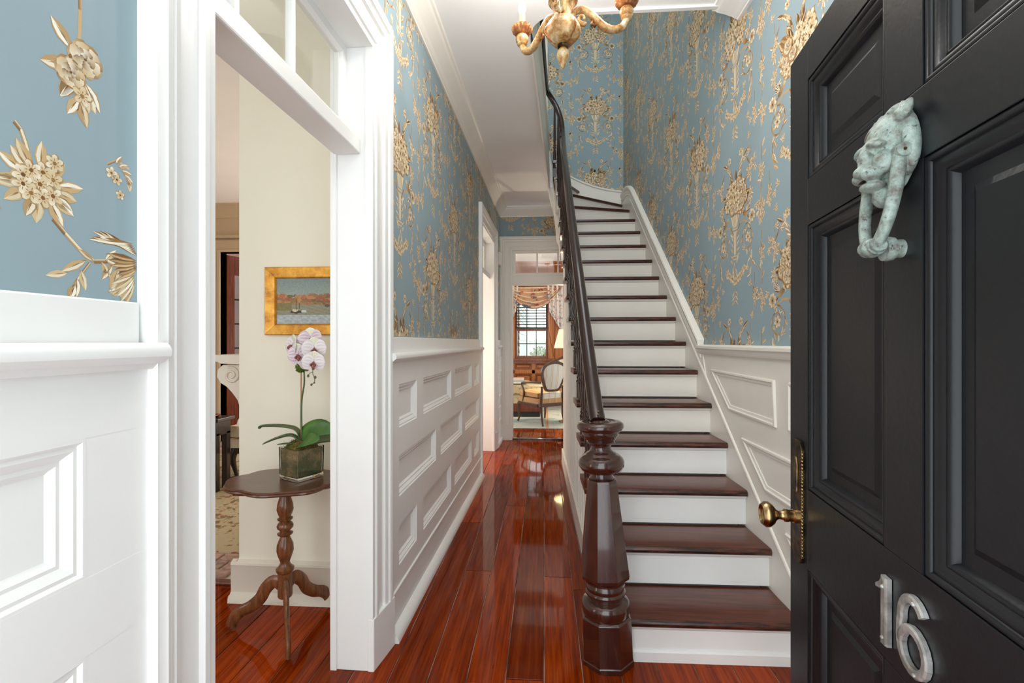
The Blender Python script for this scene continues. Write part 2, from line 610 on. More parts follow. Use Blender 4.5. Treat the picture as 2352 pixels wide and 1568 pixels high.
    def mesh(self, name, mat, smooth=None, fix=True):
        me = bpy.data.meshes.new(name)
        me.from_pydata(self.v, [], self.f)
        if fix:
            bm = bmesh.new()
            bm.from_mesh(me)
            bmesh.ops.recalc_face_normals(bm, faces=bm.faces)
            bm.to_mesh(me)
            bm.free()
        if self.c:
            at = me.color_attributes.new('Col', 'FLOAT_COLOR', 'CORNER')
            flat = []
            for cs in self.c:
                for c in cs:
                    flat += [c[0], c[1], c[2], 1.0]
            at.data.foreach_set('color', flat)
        if self.w:
            at = me.attributes.new('wear', 'FLOAT', 'FACE')
            at.data.foreach_set('value', self.w)
        if mat is not None:
            me.materials.append(mat if not isinstance(mat, str) else M[mat])
        if smooth is not None:
            me.shade_smooth()
            if smooth < 180:
                me.set_sharp_from_angle(angle=math.radians(smooth))
        me.update()
        return me

    def build(self, name, mat, parent=None, smooth=None, bevel=0.0, fix=True, loc=None):
        fx = fix and not self.c
        if loc is not None:
            self.v = [(p[0] - loc[0], p[1] - loc[1], p[2] - loc[2]) for p in self.v]
        me = self.mesh(name, mat, smooth, fx)
        return place(name, me, parent, loc, bevel)

def place(name, me, parent=None, loc=None, bevel=0.0, rot=None):
    o = bpy.data.objects.new(name, me)
    COL.objects.link(o)
    if loc is not None:
        o.location = loc
    if rot is not None:
        o.rotation_euler = rot
    if parent is not None:
        pm = parent.matrix_basis if parent.parent is None else parent.parent.matrix_basis @ parent.matrix_basis
        o.parent = parent
        if o.matrix_basis is not None:
            o.matrix_parent_inverse = Matrix.Identity(4)
            o.matrix_basis = pm.inverted() @ o.matrix_basis
    if bevel:
        md = o.modifiers.new('bevel', 'BEVEL')
        md.width = bevel
        md.segments = 2
        md.limit_method = 'ANGLE'
        md.angle_limit = math.radians(40)
    return o

def tag(o, label, cat=None, group=None, kind=None):
    o['label'] = label
    if cat:
        o['category'] = cat
    if group:
        o['group'] = group
    if kind:
        o['kind'] = kind
    return o

def struct(o, label, cat=None):
    o['kind'] = 'structure'
    o['label'] = label
    if cat:
        o['category'] = cat
    return o

def empty(name, loc=(0, 0, 0), rz=0.0):
    o = bpy.data.objects.new(name, None)
    COL.objects.link(o)
    o.location = loc
    o.rotation_euler = (0, 0, rz)
    o.empty_display_size = 0.05
    return o

def frame(o, U, Nn):
    o = Vector(o); U = Vector(U).normalized(); Nn = Vector(Nn).normalized()
    V = Vector((0, 0, 1))
    return lambda u, v, n: o + U * u + V * v + Nn * n

def smooth_path(pts, k=6):
    pts = [Vector(p) for p in pts]
    out = []
    n = len(pts)
    for i in range(n - 1):
        p0 = pts[max(0, i - 1)]; p1 = pts[i]; p2 = pts[i + 1]; p3 = pts[min(n - 1, i + 2)]
        for j in range(k):
            t = j / k
            out.append(0.5 * ((2 * p1) + (p2 - p0) * t + (2 * p0 - 5 * p1 + 4 * p2 - p3) * t * t + (3 * p1 - p0 - 3 * p2 + p3) * t ** 3))
    out.append(pts[-1])
    return out

XYZ = lambda x, y, z: Vector((x, y, z))
LW = frame((-0.734, 0, 0), (0.0217, 1, 0), (1, -0.0217, 0))      # left hall wall: u along, v up, n into the hall
RW = frame((1.100, 0, 0), (-0.0178, 1, 0), (-1, -0.0178, 0))     # right hall wall
ST = lambda a, y, z: Vector((0.255 - 0.0178 * y + a, y + 0.0178 * a, z))   # stair: a across from the open side
CEIL = 3.11
UPF = 3.42
UPC = 6.0
OP1 = (0.965, 1.856)
OP2 = (4.74, 5.68)
OPT = 2.50
WT = 0.15

# ================================================================= SETTING: shell
mb = MB()
mb.box(-5.3, 1.3, -0.4, 6.45, -0.06, -0.005)
mb.box(-2.6, 2.1, 6.45, 10.5, -0.04, 0.008)
floor = mb.build('floor', 'subfloor')
struct(floor, 'glossy red-brown heart pine plank floor of the hall and rooms', 'floor')

def _plank_place(x0, x1, y0, y1, z):
    w = x1 - x0; l = y1 - y0; c = 0.0016; g = 0.0021
    a, b = -w / 2 + g, w / 2 - g
    p, q = -l / 2 + g, l / 2 - g
    vs = [(a, p, -0.012), (b, p, -0.012), (b, q, -0.012), (a, q, -0.012),
          (a, p, -c), (b, p, -c), (b, q, -c), (a, q, -c),
          (a + c, p + c, 0), (b - c, p + c, 0), (b - c, q - c, 0), (a + c, q - c, 0)]
    fs = [(0, 3, 2, 1)]
    for k in (0, 4):
        for i in range(4):
            j = (i + 1) % 4
            fs.append((k + i, k + j, k + 4 + j, k + 4 + i))
    fs.append((8, 9, 10, 11))
    mm = MB().add(vs, fs)
    place('plank', mm.mesh('plank', 'plank', fix=False), floor, ((x0 + x1) / 2, (y0 + y1) / 2, z))

PW = 0.152
x = -3.04 - PW * 2
ci = 0
while x < 1.15:
    y = -0.35
    first = True
    while y < 6.34:
        l = R.uniform(1.6, 3.0)
        if first:
            l = R.uniform(0.7, 2.4)
            first = False
        y1 = min(6.36, y + l)
        if 6.36 - y1 < 0.5:
            y1 = 6.36
        _plank_place(x, x + PW, y, y1, 0.0)
        y = y1
    x += PW
x = -0.76
while x < 0.9:
    _plank_place(x, x + 0.15, 6.42, 8.2, 0.02)
    x += 0.15
mb = MB()
mb.box(-0.46, 0.44, 6.36, 6.44, -0.01, 0.024)
place('threshold', mb.mesh('threshold', 'newel'), floor, bevel=0.006)

# ---- left wall with two doorways
mb = MB()
for u0, u1, v0, v1 in [(-0.35, OP1[0] - 0.02, 0, CEIL), (OP1[0] - 0.02, OP1[1] + 0.02, OPT + 0.02, CEIL), (OP1[1] + 0.02, OP2[0] - 0.02, 0, CEIL),
                       (OP2[0] - 0.02, OP2[1] + 0.02, OPT + 0.02, CEIL), (OP2[1] + 0.02, 6.5, 0, CEIL)]:
    mb.box(u0, u1, v0, v1, -WT + 0.002, 0, LW)
wall_left = struct(mb.build('wall_left', 'blue'), 'left hall wall papered in blue floral toile above white wainscot', 'wall')
mb = MB()
for u0, u1, v0, v1 in [(-0.35, OP1[0] - 0.02, 0, CEIL), (OP1[0] - 0.02, OP1[1] + 0.02, OPT + 0.02, CEIL), (OP1[1] + 0.02, OP2[0] - 0.02, 0, CEIL),
                       (OP2[0] - 0.02, OP2[1] + 0.02, OPT + 0.02, CEIL), (OP2[1] + 0.02, 6.0, 0, CEIL)]:
    mb.box(u0, u1, v0, v1, -WT - 0.004, -WT, LW)
struct(mb.build('wall_parlor_side', 'cream'), 'cream painted parlor side of the hall partition wall', 'wall')

# ---- right wall, stairwell back wall, upper hall
mb = MB()
mb.box(-0.35, 6.2, 0, UPC, -0.12, 0, RW)
wall_right = struct(mb.build('wall_right', 'blue'), 'tall right stair wall papered in blue floral toile', 'wall')
BY = 6.05
mb = MB()
mb.box(-0.9, 1.05, BY, BY + 0.12, CEIL + 0.02, UPC)
mb.box(0.42, 1.05, BY, BY + 0.12, 0, CEIL + 0.02)
wall_back = struct(mb.build('wall_back', 'blue'), 'stairwell back wall papered in blue floral toile with urns', 'wall')
EY = 6.35
EX0, EX1, ETOP = -0.43, 0.40, 2.55
mb = MB()
mb.box(-0.75, EX0 - 0.02, EY, EY + 0.14, 0, CEIL)
mb.box(EX0 - 0.02, EX1 + 0.02, EY, EY + 0.14, ETOP + 0.02, CEIL)
mb.box(EX1 + 0.02, 1.1, EY, EY + 0.14, 0, CEIL)
wall_end = struct(mb.build('wall_end', 'blue'), 'hall end wall with papered strip above the study doorway', 'wall')
mb = MB()
mb.box(-0.9, -0.78, -0.35, 6.2, UPF, UPC)
struct(mb.build('wall_upper_left', 'cream_w'), 'cream upstairs landing wall above the hall', 'wall')
mb = MB()
mb.box(-0.9, 1.3, -0.35, 2.4, UPC, UPC + 0.1)
mb.box(-0.9, 1.3, 4.9, 6.2, UPC, UPC + 0.1)
mb.box(-0.9, -0.5, 2.4, 4.9, UPC, UPC + 0.1)  # gap left in the unseen ceiling to brighten the stairs
struct(mb.build('ceiling_upper', 'ceil'), 'white upper ceiling with an unseen gap added to light the stairwell', 'ceiling')

# ---- hall ceiling / upper landing slab with the stairwell opening
EA = Vector((-0.095, 2.60)); EB = Vector((0.045, 5.50))
def edge_x(y):
    t = (y - EA.y) / (EB.y - EA.y)
    return EA.x + (EB.x - EA.x) * t
WC = Vector((0.100, 5.50)); WR = 0.055          # tight turn of the well string
well = []
for i in range(9):                               # rounded near-left corner of the well
    a = PI * 1.5 - (PI / 2) * i / 8
    well.append((edge_x(2.8) + 0.2 + 0.2 * math.cos(a), 2.8 + 0.2 * math.sin(a)))
poly_c = [(-0.78, -0.35), (1.12, -0.35), (1.12, 2.60)] + well + [(edge_x(5.5), 5.5), (0.06, 5.53), (0.10, 5.56), (0.10, BY), (-0.78, BY)]
mb = MB()
mb.prism(poly_c, CEIL, UPF, XYZ)
ceiling = struct(mb.build('ceiling', 'ceil'), 'smooth white hall ceiling cut away for the stairwell', 'ceiling')
mb = MB()
mb.box(-0.78, 1.06, BY, 6.5, CEIL, CEIL + 0.1)
struct(mb.build('ceiling_end', 'ceil'), 'short white ceiling strip above the far hall doorway', 'ceiling')

# ================================================================= PARLOR shell
mb = MB()
mb.box(-5.3, -0.86, -0.35, 6.0, CEIL, CEIL + 0.1)
struct(mb.build('ceiling_parlor', 'ceil'), 'plain parlor ceiling seen through the doorway', 'ceiling')
PY = 6.0
DX0, DX1, DT = -4.27, -3.0, 2.50
mb = MB()
mb.box(-5.3, DX0, PY, PY + 0.12, 0, CEIL)
mb.box(DX0, DX1, PY, PY + 0.12, DT, CEIL)
for x0, x1, z0, z1 in ((DX1, -2.7, 0, CEIL), (-1.0, -0.7, 0, CEIL), (-2.7, -1.0, 0, 0.4), (-2.7, -1.0, 2.8, CEIL)):
    mb.box(x0, x1, PY, PY + 0.12, z0, z1)  # leaves a gap hidden by the chimney breast, added to light the hall
struct(mb.build('wall_parlor_far', 'taupe'), 'tan far wall of the parlor with a hidden gap added for daylight', 'wall')
mb = MB()
mb.box(-5.4, -5.3, -0.4, 6.1, 0, CEIL)
struct(mb.build('wall_parlor_left', 'taupe'), 'tan left wall of the parlor', 'wall')
mb = MB()
mb.box(-5.3, -2.8, 7.3, 7.4, 0, CEIL)
struct(mb.build('wall_back_room', 'mahog'), 'dark wood wall beyond the parlor doors', 'wall')
mb = MB()
for x0, x1, z0, z1 in ((-5.3, -0.86, 0, 0.5), (-5.3, -0.86, 2.7, CEIL), (-5.3, -4.6, 0.5, 2.7), (-3.4, -2.5, 0.5, 2.7), (-1.25, -0.86, 0.5, 2.7)):
    mb.box(x0, x1, -0.47, -0.35, z0, z1)  # unseen wall added to cut parlor daylight, gaps sized for brightness
struct(mb.build('wall_parlor_front', 'cream'), 'unseen cream front wall of the parlor, two tall openings added to set its daylight', 'wall')
CBX, CBY = -1.565, 2.34
mb = MB()
mb.box(CBX, -0.88, CBY, 4.3, 0, CEIL)
chim = struct(mb.build('wall_chimney', 'cream'), 'cream chimney breast wall holding the gold framed painting', 'wall')

# ================================================================= TRIM helpers
CASING = [(-0.004, -0.02), (-0.004, 0.012), (0.016, 0.013), (0.022, 0.020), (0.036, 0.021), (0.042, 0.011), (0.098, 0.013), (0.104, 0.024),
          (0.120, 0.029), (0.124, 0.024), (0.130, 0.024), (0.134, 0.035), (0.150, 0.039), (0.156, 0.036), (0.170, 0.036), (0.174, 0.030), (0.174, -0.002)]

def casing(name, P, u0, u1, top, label, mat='white', depth=WT, plinth=True, prof=CASING, z0=0.0):
    root = empty(name, P((u0 + u1) / 2, 0, 0))
    struct(root, label, 'door frame')
    b = 0.21 if plinth else z0
    mb = MB()
    mb.openpath(lambda d: [(u0 - d, b), (u0 - d, top + d), (u1 + d, top + d), (u1 + d, b)], prof, P)
    mb.build('architrave', mat, root, smooth=35)
    if plinth:
        for s, uu in ((-1, u0), (1, u1)):
            mb = MB()
            poly = [(0.004 * -1, -0.01), (-0.004, 0.016), (0.176, 0.042), (0.178, -0.01)]
            pts = [(uu + s * d, h) for d, h in poly]
            mb.prism(pts, 0.0, 0.21, lambda a, h, t: P(a, t, h))
            mb.build('plinth_block', mat, root, bevel=0.003)
    for s, uu in ((-1, u0), (1, u1)):
        mb = MB()
        a, c = (uu - 0.02, uu) if s < 0 else (uu, uu + 0.02)
        mb.box(a, c, 0, top, -depth - 0.012, 0.012, P)
        mb.build('jamb', mat, root, bevel=0.003)
        # stop strip on the room side edge
        mb = MB()
        a, c = (uu - 0.004, uu + 0.008) if s < 0 else (uu - 0.008, uu + 0.004)
        mb.box(a, c, 0, top, -depth - 0.014, -depth + 0.012, P)
        mb.build('door_stop', mat, root, bevel=0.002)
    mb = MB()
    mb.box(u0 - 0.02, u1 + 0.02, top, top + 0.02, -depth - 0.012, 0.012, P)
    mb.build('head_jamb', mat, root, bevel=0.003)
    return root

def transom(name, P, u0, u1, v0, v1, bar0, bar1, muntins, n, label, mat='white', barn=(-0.15, -0.04)):
    root = empty(name, P((u0 + u1) / 2, bar0, n))
    struct(root, label, 'window')
    mb = MB()
    mb.box(u0, u1, bar0, bar1, barn[0], barn[1], P)
    mb.build('transom_bar', mat, root, bevel=0.006)
    sw = 0.045
    mb = MB()
    mb.ring([(u0, v0), (u1, v0), (u1, v1), (u0, v1)], [(0, n - 0.018), (0, n + 0.018), (sw - 0.012, n + 0.018), (sw - 0.006, n + 0.008), (sw, n + 0.006), (sw, n - 0.006), (sw - 0.006, n - 0.018), (0, n - 0.018)], P)
    mb.build('sash_frame', mat, root, smooth=30)
    edges = [u0 + sw] + list(muntins) + [u1 - sw]
    for m_ in muntins:
        mb = MB()
        mb.box(m_ - 0.011, m_ + 0.011, v0 + sw, v1 - sw, n - 0.012, n + 0.014, P)
        mb.build('muntin', mat, root, bevel=0.004)
    for i in range(len(edges) - 1):
        mb = MB()
        mb.box(edges[i] + 0.002, edges[i + 1] - 0.002, v0 + sw + 0.001, v1 - sw - 0.001, n - 0.002, n + 0.002, P)
        mb.build('pane', 'pane', root)
    return root

casing('trim_1', LW, OP1[0], OP1[1], OPT, 'wide white moulded casing around the parlor doorway')
transom('window_1', LW, OP1[0], OP1[1], 2.13, OPT, 2.07, 2.13, [1.20, 1.475], -0.115, 'white transom light with clear panes above the parlor doorway')
casing('trim_2', LW, OP2[0], OP2[1], OPT, 'white moulded casing around the second left doorway')
transom('window_2', LW, OP2[0], OP2[1], 2.13, OPT, 2.07, 2.13, [5.05, 5.36], -0.115, 'small white transom above the second left doorway')
EW = frame((0, EY, 0), (1, 0, 0), (0, -1, 0))
casing('trim_3', EW, EX0, EX1, ETOP, 'broad cream casing around the far study doorway', 'white_w', depth=0.14)
transom('window_3', EW, EX0, EX1, 2.20, ETOP, 2.08, 2.20, [-0.095, 0.185], -0.05, 'cream transom light with square panes above the study doorway', 'white_w', barn=(-0.12, -0.0))
# ---- left wainscot far section
root = empty('trim_4', LW((2.03 + 4.566) / 2, 0, 0))
struct(root, 'white raised wainscot with staggered recessed panels on the left wall', 'wainscot')
WU0, WU1 = 2.03, 4.566
ROWS = [(1.127, 0.919, [(2.137, 2.428), (2.545, 3.250), (3.365, 4.066), (4.182, 4.466)]),
        (0.800, 0.602, [(2.137, 2.828), (2.940, 3.645), (3.757, 4.460)]),
        (0.482, 0.287, [(2.137, 2.428), (2.545, 3.245), (3.357, 4.060), (4.184, 4.452)])]
PMOULD = [(0.0, 0.022), (0.005, 0.022), (0.010, 0.017), (0.016, 0.018), (0.028, 0.008), (0.034, 0.009), (0.040, 0.003), (0.044, 0.001)]
def rail(u0, u1, v0, v1, P, parent, name='rail', n1=0.022, mat='white'):
    mb = MB()
    mb.box(u0, u1, v0, v1, -0.002, n1, P)
    return mb.build(name, mat, parent)
vprev = 1.262
rail(WU0, WU1, 1.127, 1.262, LW, root)
rail(WU0, WU1, 0.800, 0.919, LW, root)
rail(WU0, WU1, 0.482, 0.602, LW, root)
rail(WU0, WU1, 0.0, 0.287, LW, root)
for vt, vb, pans in ROWS:
    us = [WU0] + [k for p in pans for k in p] + [WU1]
    for i in range(0, len(us), 2):
        rail(us[i], us[i + 1], vb, vt, LW, root, 'stile')
    for a, c in pans:
        mb = MB()
        mb.box(a, c, vb, vt, -0.002, 0.001, LW)
        p = mb.build('panel', 'white', root)
        mb = MB()
        mb.ring([(a, vb), (c, vb), (c, vt), (a, vt)], PMOULD, LW)
        mb.build('panel_moulding', 'white', p, smooth=30)
# apron board, chair rail
mb = MB()
mb.box(WU0, WU1, 1.262, 1.340, -0.002, 0.015, LW)
mb.build('apron_board', 'white', root, bevel=0.002)
CHAIR = [(0.0, 0.0), (0.030, 0.0), (0.036, 0.006), (0.040, 0.014), (0.038, 0.024), (0.030, 0.030), (0.026, 0.034), (0.020, 0.036), (0.014, 0.046), (0.0, 0.046)]
def chairrail(P, u0, u1, vtop, parent, name='chair_rail', mat='white', base=0.015):
    mb = MB()
    mb.prism([(base + h, vtop - d) for h, d in CHAIR], u0, u1, lambda h, v, t: P(t, v, h))
    return mb.build(name, mat, parent, smooth=40)
chairrail(LW, WU0 - 0.02, WU1 + 0.02, 1.268, root)
# base cap bead, shoe
mb = MB()
mb.prism([(0.02, 0.19), (0.027, 0.192), (0.030, 0.198), (0.027, 0.204), (0.02, 0.206)], WU0, WU1, lambda h, v, t: LW(t, v, h))
mb.build('base_bead', 'white', root, smooth=60)
mb = MB()
mb.prism([(0.0, 0.0), (0.058, 0.0), (0.058, 0.012), (0.052, 0.026), (0.040, 0.040), (0.030, 0.046), (0.02, 0.05), (0.0, 0.05)], WU0 + 0.005, WU1 + 0.03, lambda h, v, t: LW(t, v, h))
mb.build('shoe_moulding', 'white', root, smooth=40)

# ---- left wainscot near section
root = empty('trim_5', LW(0.2, 0, 0))
struct(root, 'nearest white panelled wainscot beside the parlor doorway', 'wainscot')
NU0, NU1 = -0.35, 0.792
nrows = [(1.172, 0.957), (0.838, 0.640), (0.520, 0.320)]
pu = (-0.02, 0.681)
pu2 = (-0.35, -0.14)
rail(NU0, NU1, 1.172, 1.308, LW, root, n1=0.02)
rail(NU0, NU1, 0.838, 0.957, LW, root, n1=0.02)
rail(NU0, NU1, 0.520, 0.640, LW, root, n1=0.02)
rail(NU0, NU1, 0.0, 0.320, LW, root, n1=0.02)
for vt, vb in nrows:
    rail(pu[1], NU1, vb, vt, LW, root, 'stile', 0.0195)
    rail(pu2[1], pu[0], vb, vt, LW, root, 'stile', 0.0195)
    mb = MB(); mb.box(pu[0], pu[1], vb, vt, -0.002, 0.001, LW)
    p = mb.build('panel', 'white', root)
    mb = MB(); mb.ring([(pu[0], vb), (pu[1], vb), (pu[1], vt), (pu[0], vt)], [(d * 1.02, h * 0.9) for d, h in PMOULD], LW)
    mb.build('panel_moulding', 'white', p, smooth=30)
mb = MB(); mb.box(NU0, NU1 - 0.008, 1.308, 1.388, -0.002, 0.012, LW)
mb.build('apron_board', 'white', root, bevel=0.003)
chairrail(LW, NU0, NU1 + 0.012, 1.318, root, base=0.016)

# short wainscot between second doorway and end wall
root = empty('trim_6', LW(6.05, 0, 0))
struct(root, 'short white wainscot return beside the far doorway', 'wainscot')
rail(5.86, 6.34, 0.0, 1.262, LW, root, 'board')
for vt, vb in [(1.127, 0.919), (0.8, 0.602), (0.482, 0.287)]:
    mb = MB(); mb.ring([(5.95, vb), (6.28, vb), (6.28, vt), (5.95, vt)], [(0, 0.022), (0.006, 0.03), (0.02, 0.034), (0.03, 0.026), (0.036, 0.022)], LW)
    mb.build('panel_moulding', 'white', root, smooth=30)
mb = MB(); mb.box(5.86, 6.34, 1.262, 1.340, -0.002, 0.015, LW); mb.build('apron_board', 'white', root, bevel=0.002)
chairrail(LW, 5.86, 6.34, 1.268, root)
mb = MB(); mb.box(5.86, 6.34, 0, 0.05, 0.0, 0.05, LW); mb.build('shoe_moulding', 'white', root, bevel=0.008)

# ---- crowns
CROWN = [(0.0, -0.125), (0.012, -0.125), (0.014, -0.112), (0.022, -0.106), (0.030, -0.088), (0.034, -0.084), (0.052, -0.062), (0.078, -0.040), (0.084, -0.034), (0.088, -0.022), (0.100, -0.016), (0.104, 0.0), (0.0, 0.0)]
def crown(name, P, u0, u1, top, label, mat='white_w', prof=CROWN):
    mb = MB()
    mb.prism([(h, top + z) for h, z in prof], u0, u1, lambda h, v, t: P(t, v, h))
    o = mb.build(name, mat, smooth=40)
    return struct(o, label, 'crown moulding')
crown('trim_7', LW, -0.35, 6.36, CEIL, 'cream crown moulding running along the left hall wall')
crown('trim_8', EW, -0.7, 1.0, CEIL, 'cream crown moulding over the papered end wall strip')
crown('trim_9', RW, -0.35, 2.63, CEIL, 'short white crown moulding on the right wall by the stairwell edge', 'white', [(h * 1.5, z * 0.5) for h, z in CROWN])
# white bead along the stairwell header
mb = MB()
mb.prism([(2.585, CEIL - 0.012), (2.61, CEIL - 0.012), (2.625, CEIL + 0.0), (2.625, CEIL + 0.03), (2.585, CEIL + 0.03)], edge_x(2.8) + 0.2, 1.06, lambda y, z, t: Vector((t, y, z)))
struct(mb.build('trim_10', 'white', bevel=0.002), 'thin white bead along the front edge of the stairwell opening', 'trim')

# chime box on the left wall at the far corner
t = empty('door_chime', LW(6.06, 2.30, 0))
tag(t, 'small white chime box mounted high by the far hall corner', 'door chime')
mb = MB()
mb.box(5.98, 6.14, 2.30, 2.46, -0.001, 0.05, LW); mb.build('housing', 'chime', t, bevel=0.012)
for k in range(3):
    mb = MB(); mb.box(6.0, 6.12, 2.325 + 0.045 * k, 2.335 + 0.045 * k, 0.05, 0.053, LW); mb.build('grille_slot', 'white_w', t)

# ================================================================= STAIRCASE
RISE, RUN = 0.19, 0.248
def yn(n): return 1.977 + RUN * (n - 1)
def nose(y): return RISE * ((y - 1.977) / RUN + 1)
AR = 0.8246
stair = empty('staircase', (0.6, 2.0, 0))
tag(stair, 'long staircase with dark worn treads, white risers and turned dark balustrade', 'staircase')

def tread_profile(y0, y1, zt, th=0.032):
    zt -= 0.010
    # rounded nosing in (y, z)
    pts = []
    r = th / 2
    for i in range(7):
        a = PI / 2 + PI * i / 6
        pts.append((y0 + r * 0.8 + r * 0.8 * math.cos(a), zt - r + r * math.sin(a)))
    pts += [(y1, zt - th), (y1, zt)]
    return pts
def tread(n, a0, a1, y0, y1):
    zt = n * RISE
    prof = tread_profile(y0, y1, zt)
    k = len(prof)
    vs = [ST(a0, y, z) for y, z in prof] + [ST(a1, y, z) for y, z in prof]
    fs = [tuple(range(k))[::-1], tuple(range(k, 2 * k))]
    wr = [0.6, 0.0]
    for i in range(k):
        j = (i + 1) % k
        fs.append((i, j, k + j, k + i))
        wr.append(1.0 if i < 6 else 0.0)
    c = ST((a0 + a1) / 2, y0, zt)
    vs = [(p.x - c.x, p.y - c.y, p.z - c.z) for p in vs]
    m_ = MB().add(vs, fs, wear=wr)
    return place('tread', m_.mesh('tread', 'tread', 40, fix=False), stair, c)

for n in range(1, 15):
    y0 = yn(n)
    y1 = y0 + RUN + 0.035
    if n == 1:
        y0 -= 0.012
    tread(n, 0.0, AR - 0.003, y0, y1)
    mb = MB()
    yr = y0 + 0.03
    mb.box(0.05, AR, yr, yr + 0.02, (n - 1) * RISE, n * RISE - 0.041, ST)
    rs = mb.build('riser', 'white_w' if n > 4 else 'white', stair)
    mb = MB()
    mb.prism([(yr, n * RISE - 0.060), (yr - 0.006, n * RISE - 0.058), (yr - 0.012, n * RISE - 0.048), (yr - 0.014, n * RISE - 0.042), (yr, n * RISE - 0.042)], 0.05, AR, lambda y, z, t: ST(t, y, z))
    mb.build('cove_moulding', 'white_w' if n > 4 else 'white', rs, smooth=50)
    if n == 1:
        mb = MB()
        mb.prism([(yr, 0.0), (yr - 0.012, 0.0), (yr - 0.012, 0.040), (yr - 0.006, 0.048), (yr, 0.050)], 0.05, AR, lambda y, z, t: ST(t, y, z))
        mb.build('base_strip', 'white', rs)

# winders
WIND = [((0.163, 5.20), (0.987, 5.20)), ((0.170, 5.31), (0.980, 5.57)), ((0.165, 5.42), (0.972, 6.03)), ((0.155, 5.50), (0.430, 6.05)), ((0.135, 5.55), (0.120, 6.05))]
wcorner = (0.972, 6.05)
def wtread(n, poly):
    mb = MB()
    mb.prism(poly, n * RISE - 0.042, n * RISE - 0.010, XYZ)
    mb.w = [0.0, 0.0] + [1.0] * len(poly)
    o = place('tread', mb.mesh('tread', 'tread', fix=False), stair, bevel=0.012)
    return o
for i, n in ((1, 15), (2, 16), (3, 17)):
    a, b_ = WIND[i]
    c, d = WIND[i + 1]
    poly = [a, b_]
    if n == 16:
        poly += [wcorner]
    if n == 15:
        pass
    poly += [d, c]
    # push the nosing forward a little
    dv = Vector((b_[0] - a[0], b_[1] - a[1])).normalized()
    nn = Vector((dv.y, -dv.x)) * 0.028
    poly2 = [(a[0] + nn.x - 0.02, a[1] + nn.y), (b_[0] + nn.x * 0.8, b_[1] + nn.y)] + poly[2:]
    wtread(n, poly2)
    mb = MB()
    q = [a, b_, (b_[0] - nn.x, b_[1] - nn.y), (a[0] - nn.x, a[1] - nn.y)]
    mb.prism(q, (n - 1) * RISE - 0.02, n * RISE - 0.041, XYZ)
    mb.build('riser', 'white_w', stair)
a, b_ = WIND[4]
mb = MB(); mb.box(0.112, 0.150, 5.54, 6.05, 17 * RISE - 0.02, UPF - 0.03); mb.build('riser', 'white_w', stair)
mb = MB(); mb.box(0.09, 0.165, 5.52, 6.05, UPF - 0.032, UPF + 0.004); mb.build('landing_nosing', 'newel', stair, bevel=0.012)
# plastered soffit closing the flight from below
mb = MB()
mb.prism([(2.2, -0.0), (5.2, nose(5.2) - 0.28), (6.05, nose(5.2) - 0.02), (6.05, nose(5.2) + 0.01), (5.2, nose(5.2) - 0.25), (2.2, 0.02)], 0.075, AR, lambda y, z, t: ST(t, y, z))
mb.build('soffit', 'ceil', stair)

# spandrel under the open side: upright boards with beads, base board, string and scroll brackets
bi = 0
for n in range(1, 14):
    y0 = yn(n) + 0.03
    for k in range(2):
        ya, yb = y0 + k * RUN / 2, y0 + (k + 1) * RUN / 2
        if n == 1 and k == 0:
            ya += 0.03
        zt = n * RISE - 0.042
        off = 0.0
        mb = MB()
        mb.box(0.050 + off, 0.075, ya + 0.002, yb - 0.002, 0.0, zt, ST)
        sb = mb.build('spandrel_board', 'white_w', stair, bevel=0.003)
        mb = MB()
        mb.box(0.040, 0.052, ya + 0.002, ya + 0.022, 0.15, zt - 0.02, ST)
        mb.box(0.0445, 0.052, ya + 0.022, ya + 0.036, 0.15, zt - 0.02, ST)
        mb.build('bead', 'white_w', sb, bevel=0.003)
mb = MB(); mb.box(0.028, 0.052, yn(1) + 0.09, yn(14) + 0.03, 0, 0.15, ST); mb.build('base_board', 'white_w', stair, bevel=0.004)
mb = MB(); mb.box(0.020, 0.030, yn(1) + 0.09, yn(14) + 0.03, 0, 0.012, ST); mb.build('floor_strip', 'newel', stair)

def bracket_mesh():
    pts = []
    # scroll bracket outline in (y, z), origin at front top
    prof = [(0.0, 0.0), (0.0, -0.03), (0.012, -0.042), (0.02, -0.07), (0.036, -0.085), (0.056, -0.08), (0.066, -0.062), (0.086, -0.058), (0.112, -0.066), (0.132, -0.056), (0.150, -0.036), (0.178, -0.030), (0.200, -0.020), (0.214, 0.0)]
    mb = MB()
    mb.prism(prof, 0.0, 0.016, lambda y, z, t: Vector((t, y, z)))
    # carved scroll relief
    for cy, cz, r in ((0.040, -0.045, 0.022), (0.110, -0.036, 0.016), (0.165, -0.018, 0.010)):
        sp = []
        for i in range(18):
            a = i * 0.55
            rr = r * (1 - i / 22)
            sp.append((-0.002, cy + rr * math.cos(a), cz + rr * math.sin(a)))
        mb.tube(sp, 0.004, 5)
    return mb.mesh('bracket', 'white_w', 40)
brm = bracket_mesh()
for n in range(1, 15):
    p = ST(0.034, yn(n) + 0.008, n * RISE - 0.042)
    place('bracket', brm, stair, p, rot=(0, 0, math.atan(0.0178)))

